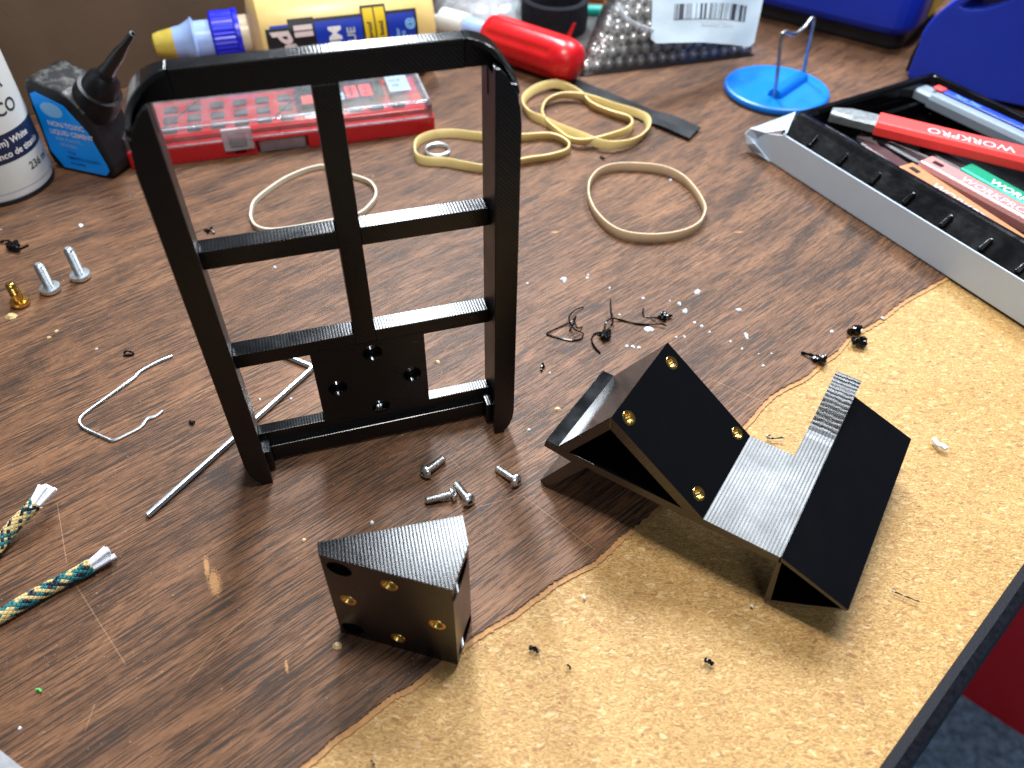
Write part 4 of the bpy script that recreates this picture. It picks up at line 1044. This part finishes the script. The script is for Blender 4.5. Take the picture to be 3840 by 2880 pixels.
text('lettering', '113', .0046, cp(CLm - 65.5, 23, 21.72), cd, cn, M['inkblack'], lbq, .02)
for x, s in ((CLm - 51, 'MAGNETIC'), (CLm - 41, 'BIT SET')): text('lettering', s, .0038, cp(x, 24, 21.72), cn, -cd, M['inkblack'], lbq, .02)
cc = cbox('size_card', CLm - 26, CLm - 11, 24, DP - 8, 21.0, 21.4, M['card'], case)
text('lettering', 'H1.5', .004, cp(CLm - 24, 40, 21.42), cd, cn, M['inknavy'], cc, .02); text('lettering', 'H2', .004, cp(CLm - 23, 32, 21.42), cd, cn, M['inknavy'], cc, .02)
# lid: open-bottomed shell
sh = [cp(x, y, 0) for x, y in rpoly(X0 + .8, CLm - .8, .8, DP - .8, 4)]; top_ = [cp(x, y, 0) for x, y in rpoly(X0 + 3.5, CLm - 3.5, 3.5, DP - 3.5, 3)]
nP = len(sh); V = [p + ZU * .0112 for p in sh] + [p + ZU * .020 for p in sh] + [p + ZU * .0228 for p in top_]
F = [(i, (i + 1) % nP, nP + (i + 1) % nP, nP + i) for i in range(nP)] + [(nP + i, nP + (i + 1) % nP, 2 * nP + (i + 1) % nP, 2 * nP + i) for i in range(nP)] + [tuple(range(2 * nP, 3 * nP))]
mk('lid', V, F, M['clear'], case)
for a_, b_ in (((X0 + 4, 3.2), (CLm - 4, 3.2)), ((CLm - 3.2, 4), (CLm - 3.2, DP - 4))):  # thin milky tubes added as bright highlight lines on the lid edges
    v, f = tube([cp(*a_, 22.3), cp(*b_, 22.3)], .0009, 8); mk('lid_edge_highlight', v, f, M['clearhighlight'], case, smooth=True)
v, f = tube([cp(X0 + 4, .7, 12.0), cp(CLm - 4, .7, 12.0)], .0007, 8); mk('lid_edge_highlight', v, f, M['clearhighlight'], case, smooth=True)  # same kind of added highlight line, along the lower front edge
clp = cbox('clasp', 38, 57, -1.2, 1.4, 5, 20, M['clearhighlight'], case, .0006); 
cbox('clasp_tab', 42, 53, -2.2, -1.25, 9, 17, M['clear'], clp, .0004)
cbox('latch_window', 60, 90, .6, 2.4, 1, 9, M['clear'], case, .0005)
for x in (X0 + 26, X0 + 96): 
    v, f = tube([cp(x, 4, 22.9), cp(x + 22, 40, 22.9), cp(x + 30, DP - 6, 22.9)], .0006, 6); mk('lid_rib', v, f, M['clear'], case)

# ================================================================== RED SCREWDRIVER
h0, h1 = P(1840, 130, .0165), P(2150, 235, .0165)
ha = (h1 - h0); ha.z = 0; HL = ha.length; ha.normalize()
def flute(t, z): return 1 - (.10 * max(0, math.cos(t * 6)) ** 2 if .006 < z < HL - .014 else 0)
v, f = lathe([(0, -.002), (.012, -.002), (.0150, .001), (.0162, .006), (.0164, .008), (.0164, HL - .016), (.0164, HL - .013), (.0160, HL - .006), (.0138, HL + .001), (.0095, HL + .0045), (0, HL + .0058)], h0, ha, 72, u=ZU, rfun=flute)
tag(mk('screwdriver', v, f, M['red'], smooth=True), 'thick glossy red fluted tool handle lying beside the bag of steel balls', 'tool handle')
# ================================================================== BAG OF STEEL BALLS
q0, q1 = P(2185, 283), P(2830, 205)
xa = (q1 - q0); xa.z = 0; BLn = xa.length; xa.normalize(); ya = Vector((-xa.y, xa.x, 0))
bagc = q0 + xa * (BLn * .47) + ya * .055
R_b = .0046
def bagz(u, w):
    """height of the heap at u (along front), w (backwards), metres"""
    uL, uR = -.004 + .62 * max(0, w), BLn * .99; hw_ = (uR - uL) / 2; a = max(0, 1 - (abs(u - (uL + uR) / 2) / hw_) ** 2.4); b = max(0, 1 - (abs(w - .062) / .064) ** 2.2)
    return .060 * (a ** .55) * (b ** .62)
me_ball = None; nb_ = 0; rows_ = []
sp = R_b * 2.02
spots_ = []
for lay in range(8):
    zc = R_b + .0006 + lay * sp * .80
    for j in range(16):
        for i in range(26):
            u = .004 + i * sp + (sp * .5 if (j + lay) % 2 else 0); w = .004 + j * sp * .87 + (lay % 2) * sp * .3
            if bagz(u, w) < zc + R_b * .55: continue
            if bagz(u, w) > zc + R_b * 4.0 and w > .012: continue            # buried deep in the heap: not seen
            spots_.append((u, w, zc))
def seen(s): return s[1] - s[2] * .55
spots_.sort(key=seen); spots_ = spots_[:300]
v0_, f0_ = lathe([(R_b * math.sin(math.pi * i / 10), -R_b * math.cos(math.pi * i / 10)) for i in range(11)], (0, 0, 0), ZU, 18)
meb = bpy.data.meshes.new('steel_ball'); meb.from_pydata(v0_, [], f0_); meb.update()
for p in meb.polygons: p.use_smooth = True
meb.materials.append(M['ball'])
for (u, w, zc) in spots_:
    o = bpy.data.objects.new('steel_ball', meb); COL.objects.link(o)
    o.location = q0 + xa * (u + rnd.uniform(-1, 1) * R_b * .10) + ya * (w + rnd.uniform(-1, 1) * R_b * .10) + ZU * (zc + rnd.uniform(-1, 1) * R_b * .1)
    tag(o, 'polished steel ball inside the clear plastic bag', 'ball', 'steel balls in the clear bag')
# core of the heap that nobody sees into
V, F = [], []; nx, ny = 30, 16
for i in range(nx + 1):
    for j in range(ny + 1):
        u = BLn * i / nx; w = .124 * j / ny; V.append(q0 + xa * u + ya * w + ZU * max(.0004, bagz(u, w) * .97 - R_b * 3.2))
for i in range(nx):
    for j in range(ny): a = i * (ny + 1) + j; F.append((a, a + ny + 1, a + ny + 2, a + 1))
bagroot = empty('ball_bag', (bagc.x, bagc.y, 0), 'clear plastic bag full of steel balls with a white barcode sticker', 'bag')
mk('ball_mass', V, F, M['greyslot'], bagroot, smooth=True)
V, F = [], []; nx, ny = 60, 30
for i in range(nx + 1):
    for j in range(ny + 1):
        u = -.006 + (BLn + .016) * i / nx; w = -.0025 + .132 * j / ny
        z = bagz(u, w) + .0042 * min(1, bagz(u, w) / .01) + .0008; z += .0012 * mnoise.noise(Vector((u * 70, w * 70, 1))) * min(1, z / .01)
        V.append(q0 + xa * u + ya * w + ZU * max(z, .0003))
for i in range(nx):
    for j in range(ny): a = i * (ny + 1) + j; F.append((a, a + ny + 1, a + ny + 2, a + 1))
mk('bag_film', V, F, M['bag'], bagroot, smooth=True)
# sticker draped over the bag's upper right
st_bl, st_br, st_tr, st_tl = P(2440, 165, .045), P(2825, 178, .028), P(2880, -90, .062), P(2450, -90, .078)
V, F, UV = [], [], []; nx, ny = 24, 14
def stick(a, b, off=0.0):
    p = st_bl.lerp(st_br, a).lerp(st_tl.lerp(st_tr, a), b)
    nrm = (st_br - st_bl).cross(st_tl - st_bl).normalized()
    return p + nrm * (off + .0055 * math.sin(math.pi * min(1, a * 1.02)) + .0012 * mnoise.noise(Vector((a * 4, b * 3, 5))))
def stick_patch(name, a0, a1, b0, b1, mat, off, parent, uv=False, rc=0):
    V, F = [], []
    for i in range(nx + 1):
        for j in range(ny + 1):
            a = a0 + (a1 - a0) * i / nx; b = b0 + (b1 - b0) * j / ny
            if rc:
                ea = min(a - a0, a1 - a); 
                if b < rc and ea < rc: b = max(b, rc - math.sqrt(max(0, rc * rc - (rc - ea) ** 2)))
            V.append(stick(a, b, off))
    for i in range(nx):
        for j in range(ny): q = i * (ny + 1) + j; F.append((q, q + ny + 1, q + ny + 2, q + 1))
    o = mk(name, V, F, mat, parent, smooth=True)
    if uv:
        l = o.data.uv_layers.new(name='UVMap')
        for lp in o.data.loops: k = lp.vertex_index; l.data[lp.index].uv = ((k // (ny + 1)) / nx, (k % (ny + 1)) / ny)
    return o
stk = stick_patch('sticker', 0, 1, 0, 1, M['paper'], 0, bagroot, rc=.07)
stick_patch('barcode', .17, .84, .335, .56, M['barcode'], .0003, stk, True)
text('lettering', 'X000F7SVR', .0085, None, None, None, M['inkgrey'], stk, .0, bend=lambda x, y: stick(.40 + x / .13, .235 + y / .075, .0004))
v, f = tube([stick(-.27, .62, .001), stick(-.2, .36, .002), stick(-.1, .24, .003), stick(.0, .18, .002)], .0016, 8); mk('bag_crease', v, f, M['hazebag'], bagroot, smooth=True)

# ================================================================== BLUE STAND WITH WIRE
oc = Vector((.1965, .5775, 0))
bs_ = empty('wire_stand', oc, 'round sky blue plastic base with a bent grey wire loop standing on it', 'stand')
v, f = lathe([(0, 0), (.0375, 0), (.0392, .001), (.0396, .003), (.0390, .0048), (.0375, .0056), (0, .0056)], oc, ZU, 64); mk('base', v, f, M['blue'], bs_, smooth=False, bevel=.0004)
wa_, wb_ = P(2905, 360, .006), P(3010, 290, .006)
wdv = (wb_ - wa_); wdv.z = 0; wdv.normalize(); wnv = Vector((-wdv.y, wdv.x, 0))
V, F = [], []
rp = [(math.cos(math.radians(a)), math.sin(math.radians(a))) for a in range(0, 181, 20)]
for s in (-.001, (wb_ - wa_).length - .002):
    for (c, n_) in rp: V.append(wa_ + wdv * s + wnv * (c * .0055) + ZU * (n_ * .0062 - .0006) - ZU * 0)
n_ = len(rp)
F = [(i, i + 1, n_ + i + 1, n_ + i) for i in range(n_ - 1)] + [tuple(range(n_ - 1, -1, -1)), tuple(range(n_, 2 * n_)), (0, n_, 2 * n_ - 1, n_ - 1)]
mk('ridge', V, F, M['blue'], bs_)
wp = [PV(x, y, wa_ + wnv * 0, wnv) for x, y in ((2903, 368), (2918, 250), (2930, 140), (2938, 124), (2950, 120), (2965, 127), (2982, 128), (3000, 117), (3020, 100), (3036, 78), (3045, 70), (3052, 72), (3050, 90), (3030, 190), (3008, 295))]
v, f = tube(spline(wp, 5), .0014, 9); mk('wire', v, f, M['dullwire'], bs_, smooth=True)

# ================================================================== CARTON, BLACK TRAY, KNIVES
ta, tb = P(2879, 604), P(3545, 1037)
td = (tb - ta); td.z = 0; td.normalize(); tn = Vector((-td.y, td.x, 0))
def tp(s, w, z): return ta + td * (s * MM) + tn * (w * MM) + ZU * (z * MM)
TL, TW = 250, 153
ct = empty('carton', tp(TL / 2, TW / 2, 0), 'white open carton with a crumpled end flap holding the black tray', 'carton')
pan = [PV(x, y, ta + tn * .0002, tn) for x, y in ((2944, 508), (2870, 500), (2838, 506), (2834, 522), (2840, 560), (2872, 598))]
v, f = prism(pan + [tp(5, .2, .6), tp(TL, .2, .6), tp(TL, .2, 21.8)], tn * .0009); mk('front_panel', v, f, M['white'], ct, bevel=.0003)
V, F = [], []
v, f = boxv(tp(-5, 1.2, .2), td * .255, tn * .155, ZU * .0006); mk('bottom_panel', v, f, M['white'], ct)
v, f = boxv(tp(-5, 155, .4), td * .255, tn * .0008, ZU * .020); mk('back_panel', v, f, M['white'], ct)
# crumpled flap at the open end
fl = [tp(5, .4, 22.2), P(2950, 500, .0235), P(2985, 424, .027), P(2900, 455, .022), P(2815, 480, .0165), P(2794, 500, .012), P(2800, 535, .006), P(2815, 562, .0015), P(2880, 606, .0005)]
inn = [tp(5, .6, 21.8), P(2945, 508, .0222), P(2952, 490, .0228)] + [p + tn * .0004 for p in (pan[1], pan[2], pan[3], pan[3].lerp(pan[4], .5), pan[4], pan[5])]
V = [Vector(p) for p in fl] + [Vector(p) for p in inn]; n_ = len(fl)
F = [(i, i + 1, n_ + i + 1, n_ + i) for i in range(n_ - 1)]
fo = mk('end_flap', V, F, M['white'], ct); sm = fo.modifiers.new('solid', 'SOLIDIFY'); sm.thickness = .0012
V = [P(2794, 500, .0118), P(2800, 540, .0062), P(2815, 566, .0008), P(2882, 606, .0004), P(2860, 575, .004), P(2830, 540, .009)]
fo = mk('torn_flap', V, [(0, 1, 5), (1, 4, 5), (1, 2, 4), (2, 3, 4)], M['white'], ct); sm = fo.modifiers.new('solid', 'SOLIDIFY'); sm.thickness = .0009
tray = empty('tool_tray', tp(TL / 2, TW / 2, 1), 'glossy black moulded plastic tray with raised rim, set inside the white carton', 'tray')
def tring(s0, s1, w0, w1, z, r): return [tp(s, w, z) for s, w in rpoly(s0, s1, w0, w1, r, 4)]
rings = [tring(2, TL - 3, 2.2, TW - 1, 3, 2), tring(1.0, TL - 3, 3, TW - 2, 20.5, 2), tring(-.2, TL - 4, 13.0, TW - 4, 28, 3), tring(-1, TL - 5, 16.0, TW - 5, 30.4, 3), tring(0, TL - 6, 17.5, TW - 6, 31, 3), tring(3.0, TL - 9, 20.5, TW - 9, 30.6, 3), tring(4.2, TL - 10, 21.6, TW - 10, 28, 3), tring(7, TL - 13, 25, TW - 14, 8.5, 4)]
V, F = [], []; n_ = len(rings[0])
for r in rings: V += r
for i in range(len(rings) - 1):
    for q in range(n_): F.append((i * n_ + q, i * n_ + (q + 1) % n_, (i + 1) * n_ + (q + 1) % n_, (i + 1) * n_ + q))
F += [tuple(range(n_)), tuple((len(rings) - 1) * n_ + q for q in range(n_))]
mk('moulded_shell', V, F, M['blackgloss'], tray, smooth=False, bevel=.0006)
for (x, y) in ((590, 95), (822, 225), (1064, 375), (1332, 515), (1615, 685), (1915, 860), (2180, 1040)):
    q = PV(*c8b(x, y), tp(0, 8, 24), (tn * -8 + ZU * 10).normalized()); s = (q - ta).dot(td) * 1000
    v, f = prism([tp(s - 1.6, 4.0, 21.2), tp(s + 1.6, 4.0, 21.2), tp(s + 1.0, 10.5, 26.2), tp(s - 1.0, 10.5, 26.2)], (-tn * .6 + ZU * .8) * .0022); mk('rib', v, f, M['blackgloss'], tray, bevel=.0005)
for (s0, s1, w0, w1) in ((9, 13, 60, 130), (16, 60, 92, 96)):
    v, f = boxv(tp(s0, w0, 8.4), td * ((s1 - s0) * MM), tn * ((w1 - w0) * MM), ZU * .010); mk('divider', v, f, M['blackgloss'], tray, bevel=.001)
c8k = crop(3300, 250, 1.7315); c4 = crop(2740, 0, 2.011)
def knife(a, b, za, zb, width, thick, mat, label, headmat, headlen, txt=None, txtmat='inkgrey', tx=(.25, .9), flip=False, slot=None, name='box_cutter'):
    A, B = P(*a, za), P(*b, zb); ax = (B - A); L = ax.length; ax.normalize(); sd_ = ZU.cross(ax).normalized(); up = ax.cross(sd_)
    root = empty(name, (A + ax * L * .5) - ZU * 0, label, 'box cutter', 'box cutters in the black tray')
    def kp(x, y, z): return A + ax * x + sd_ * y + up * z
    hw = width / 2
    sec = [(-hw, -thick), (-hw, -thick * .35), (-hw * .8, 0), (hw * .8, 0), (hw, -thick * .35), (hw, -thick)]
    v, f = prism([kp(0, y, z) for y, z in sec], ax * L); body = mk('handle', v, f, mat, root, bevel=.0008)
    hs = [(-hw * .84, -thick * .9), (-hw * .84, -thick * .3), (-hw * .6, -.0012), (hw * .6, -.0012), (hw * .84, -thick * .3), (hw * .84, -thick * .9)]
    V = [kp(.001, y, z) for y, z in hs] + [kp(-headlen * .62, y * .96, z) for y, z in hs] + [kp(-headlen, y * .62, z * 1.0 - .0012) for y, z in hs]
    k_ = len(hs); F = [(i * k_ + q, i * k_ + (q + 1) % k_, (i + 1) * k_ + (q + 1) % k_, (i + 1) * k_ + q) for i in range(2) for q in range(k_)] + [tuple(range(k_)), tuple(range(3 * k_ - 1, 2 * k_ - 1, -1))]
    mk('blade_sleeve', V, F, headmat, root, bevel=.0005)
    if txt:
        s_, x_, y_, sz = txt
        if flip: text('lettering', s_, sz, kp(x_, y_, 0), -ax, -sd_, M[txtmat], body, .012, off=.00025)
        else: text('lettering', s_, sz, kp(x_, y_, 0), ax, sd_, M[txtmat], body, .012, off=.00025)
    if slot:
        v, f = boxv(kp(slot - .0032, -.0016, -.0002), ax * .0064, sd_ * .0032, up * .0006); mk('slider_slot', v, f, M['black'], body)
    return root, kp, L
knife(c8k(165, 632), c8k(1050, 1215), .0255, .0235, .0150, .008, M['orangemet'], 'copper orange box cutter lying along the tray edge', M['smoke'], .034, ('WORKPRO', .024, -.0052, .0088), slot=.0075)
knife(c8k(300, 592), c8k(1080, 1010), .0262, .0240, .0150, .008, M['pinkmet'], 'rose pink box cutter lying between the copper and green ones', M['black'], .036, ('WORKPRO', .026, -.0040, .0082), slot=.0085)
knife(c8k(560, 640), c8k(1120, 950), .0258, .0240, .0140, .008, M['greenmet'], 'green box cutter half hidden under the red one', M['black'], .030, ('WORKPRO', .0185, -.0045, .0080), txtmat='inkwhite')
gk, kpg, L_ = knife(c4(1560, 690), c4(2560, 1150), .0270, .0250, .0175, .009, M['greyknife'], 'grey box cutter with blue slider and red tip at the tray back', M['greyknife'], .018)
v, f = boxv(kpg(.004, -.0005, .0002), (kpg(.13, 0, 0) - kpg(.004, 0, 0)), kpg(0, .0062, 0) - kpg(0, 0, 0), Vector((0, 0, .0012))); sl = mk('slider_strip', v, f, M['bluestrip'], gk, bevel=.0005)
v, f = boxv(kpg(-.004, -.0006, .0004), (kpg(.0075, 0, 0) - kpg(0, 0, 0)), kpg(0, .0064, 0) - kpg(0, 0, 0), Vector((0, 0, .0016))); mk('tip_marker', v, f, M['redhot'], gk, bevel=.0006)
_ax = (kpg(1, 0, 0) - kpg(0, 0, 0)); _sd = (kpg(0, 1, 0) - kpg(0, 0, 0))
text('lettering', 'Paper Tiger', .0042, kpg(.012, .0008, .00165), _ax, _sd, M['inkblue'], sl, .0); text('lettering', '9mm  A-300', .0042, kpg(.062, .0008, .00165), _ax, _sd, M['inkwhite'], sl, .01)
knife(c4(1118, 880), c4(2420, 1190), .0360, .0345, .0185, .0085, M['redhot'], 'coral red box cutter lying across the top of the others', M['bladegrey'], .0285, ('WORKPRO', .0800, .0012, .0100), flip=True, slot=.0905)
v, f = tube([tp(30, 44, 22), tp(95, 60, 21)], .0045, 4); tag(mk('spare_blade_pack', v, f, M['smoke'], bevel=.0005), 'dark translucent blade sleeve lying loose in the black tray', 'blade pack')

# ================================================================== BLUE CASES AT THE BACK
# blue power-tool battery box with black foot
pb0, pb1, pb2 = P(2790, 62), P(3225, 175), P(3360, 120)
e1 = (pb1 - pb0); e1.z = 0; e1.normalize(); e2 = Vector((-e1.y, e1.x, 0))
bx = empty('blue_tool_box', pb1, 'royal blue plastic box on a black foot, behind the wire stand', 'box')
def bq(x, y, z): return pb1 + e1 * (x * MM) + e2 * (y * MM) + ZU * (z * MM)
v, f = prism([bq(x, y, .2) for x, y in rpoly(-190, 30, 8, 120, 14)], ZU * .013); mk('foot', v, f, M['black'], bx, bevel=.002)
ringb = [(rpoly(-190, 32, 2, 126, 20), 13.3), (rpoly(-192, 36, -2, 130, 22), 20), (rpoly(-192, 36, -2, 130, 22), 110)]
V, F = [], []; n_ = len(ringb[0][0])
for pl_, z in ringb: V += [bq(x, y, z) for x, y in pl_]
for i in range(2):
    for q in range(n_): F.append((i * n_ + q, i * n_ + (q + 1) % n_, (i + 1) * n_ + (q + 1) % n_, (i + 1) * n_ + q))
F += [tuple(range(n_)), tuple(2 * n_ + q for q in range(n_))]
mk('body', V, F, M['royal'], bx, smooth=False, bevel=.002)
v, f = prism([bq(x, y, 22) for x, y in ((36.3, 40), (37.4, 40), (37.4, 95), (36.3, 95))], ZU * .06); mk('side_sticker', v, f, M['yellow'], bx)
# blue moulded case with a handle opening
hp = P(3395, 300); nrm = Vector((-.62, -.78, 0)).normalized(); hx = Vector((-nrm.y, nrm.x, 0)) * -1
if hx.x < 0: hx = -hx
hc = empty('handled_case', hp + hx * .1 - nrm * .03, 'royal blue moulded case with rounded shoulder and handle opening, standing behind the tray', 'case')
outl = [(3397, 290), (3417, 239), (3444, 169), (3455, 128), (3476, 94), (3502, 64), (3526, 42), (3549, 23), (3584, -2), (3640, -34), (3720, -62), (3840, -88), (4000, -100), (4250, -60), (4300, 500), (3500, 520)]
def hpt(x, y, off): q = PV(x, y, hp, nrm); q = q + nrm * off; return q
ol = [hpt(x, y, 0) for x, y in outl]
ol = [Vector((p.x, p.y, max(p.z, .0015))) for p in ol]
def prune(pts): return pts
v, f = prism(ol, -nrm * .055)
hb_ = mk('shell', v, f, M['royal'], hc)
cc_ = [hpt(x, y, .02) for x, y in ((3601, 24), (3612, 32), (3640, 36), (3683, 34), (3741, 20), (3793, 0), (3830, -20), (3820, -44), (3720, -30), (3640, 0))]
v, f = prism(cc_, -nrm * .10); cut(hb_, [mk('c', v, f, M['royal'])])
b = hb_.modifiers.new('bevel', 'BEVEL'); b.width = .004; b.segments = 3; b.limit_method = 'ANGLE'; b.angle_limit = math.radians(30)
sp_ = [hpt(x, y, -.012) for x, y in ((3388, 292), (3408, 240), (3435, 190), (3450, 170))]
sp_ = [Vector((p.x, p.y, max(p.z, .003))) for p in sp_]
v, f = tube(sp_, .0035, 8); mk('gasket', v, f, M['blackgloss'], hc, smooth=True)
g_ = hpt(3800, 0, -.075)
v, f = boxv(g_ - hx * .05 - ZU * .06, hx * .12, -nrm * .01, ZU * .08); 
gc = mk('cardboard_piece', [Vector((p.x, p.y, max(p.z, .001))) for p in v], f, plain('grey_card', (.30, .28, .25), .7)); tag(gc, 'grey card seen through the handle opening of the blue case', 'card')

# ================================================================== ODDS AND ENDS AT THE BACK
# black fabric strap roll
sc_ = P(2075, 105, .0); 
v, f = lathe([(.026, 0), (.0290, .001), (.0300, .010), (.0290, .025), (.027, .0265), (.0245, .026), (.024, .014), (.0245, .002)], Vector((sc_.x, sc_.y, 0)), ZU, 48, closed=True, rfun=lambda t, z: 1 + .03 * math.sin(t * 2 + 1))
so = mk('strap_roll', v, f, M['blackmatt'], smooth=True); tag(so, 'black fabric strap rolled into a ring, behind the red screwdriver', 'strap')
ps = [Vector((sc_.x, sc_.y, 0)) + Vector((math.cos(a) * .0303, math.sin(a) * .0303, z)) for a, z in ((-1.25, .004), (-1.05, .014), (-.95, .014), (-1.1, .003))]
v, f = prism(ps, Vector((.0, -.0012, 0))); mk('red_tab', v, f, M['darkred'], so)
# teal and orange pens behind
def pen(a, b, z, r, mat, label):
    A, B = P(*a, z), P(*b, z); root = empty('pen', A.lerp(B, .5) - ZU * z, label, 'pen'); d = (B - A)
    v, f = lathe([(r * .5, 0), (r, .004), (r, d.length - .012), (r * .8, d.length - .010), (r * .8, d.length)], A, d, 14); mk('barrel', v, f, mat, root)
    v, f = lathe([(r * .7, d.length - .001), (r * .15, d.length + .012)], A, d, 14); mk('tip', v, f, M['black'], root)
pen((1900, 30), (2360, 42), .0042, .0042, M['teal'], 'teal pen lying behind the black strap roll')
pen((2150, -20), (2500, 4), .0042, .0042, M['orangew'], 'orange pen lying behind the teal pen')
# frosted plastic bag with a small tube in it
pb = [P(x, y) for x, y in ((1600, 70), (1640, 130), (1800, 160), (1960, 130), (2010, 95), (1930, 20), (1860, -60), (1640, -60))]
cb2 = sum(pb, Vector()) / len(pb)
V = [p + ZU * .0004 for p in pb]; n_ = len(pb)
for lv, (sc2, z) in enumerate(((.93, .010), (.75, .020), (.4, .026))):
    for i, p in enumerate(pb): V.append(cb2 + (p - cb2) * sc2 + ZU * (z + .005 * mnoise.noise(Vector((i * 1.7, lv * 2.3, 0)))))
F = [(l * n_ + i, l * n_ + (i + 1) % n_, (l + 1) * n_ + (i + 1) % n_, (l + 1) * n_ + i) for l in range(3) for i in range(n_)] + [tuple(3 * n_ + i for i in range(n_))]
tag(mk('plastic_bag', V, F, M['hazebag'], smooth=True, sub=2), 'crumpled frosted plastic bag beside the wood glue bottle', 'bag')
tA, tB = P(1655, 75, .012), P(1800, 115, .012); d = tB - tA
tr_ = empty('small_tube', tA.lerp(tB, .5) - ZU * .012, 'small clear tube with frosted cap lying against the plastic bag', 'tube')
v, f = lathe([(.003, -.012), (.0035, -.004), (.006, 0), (.0105, .002), (.0105, .026), (.009, .027)], tA, d, 24); mk('cap', v, f, M['labelwhite'], tr_, smooth=True)
v, f = lathe([(.0085, .026), (.0085, d.length + .02), (.007, d.length + .022)], tA, d, 24); mk('barrel', v, f, M['milky'], tr_, smooth=True)
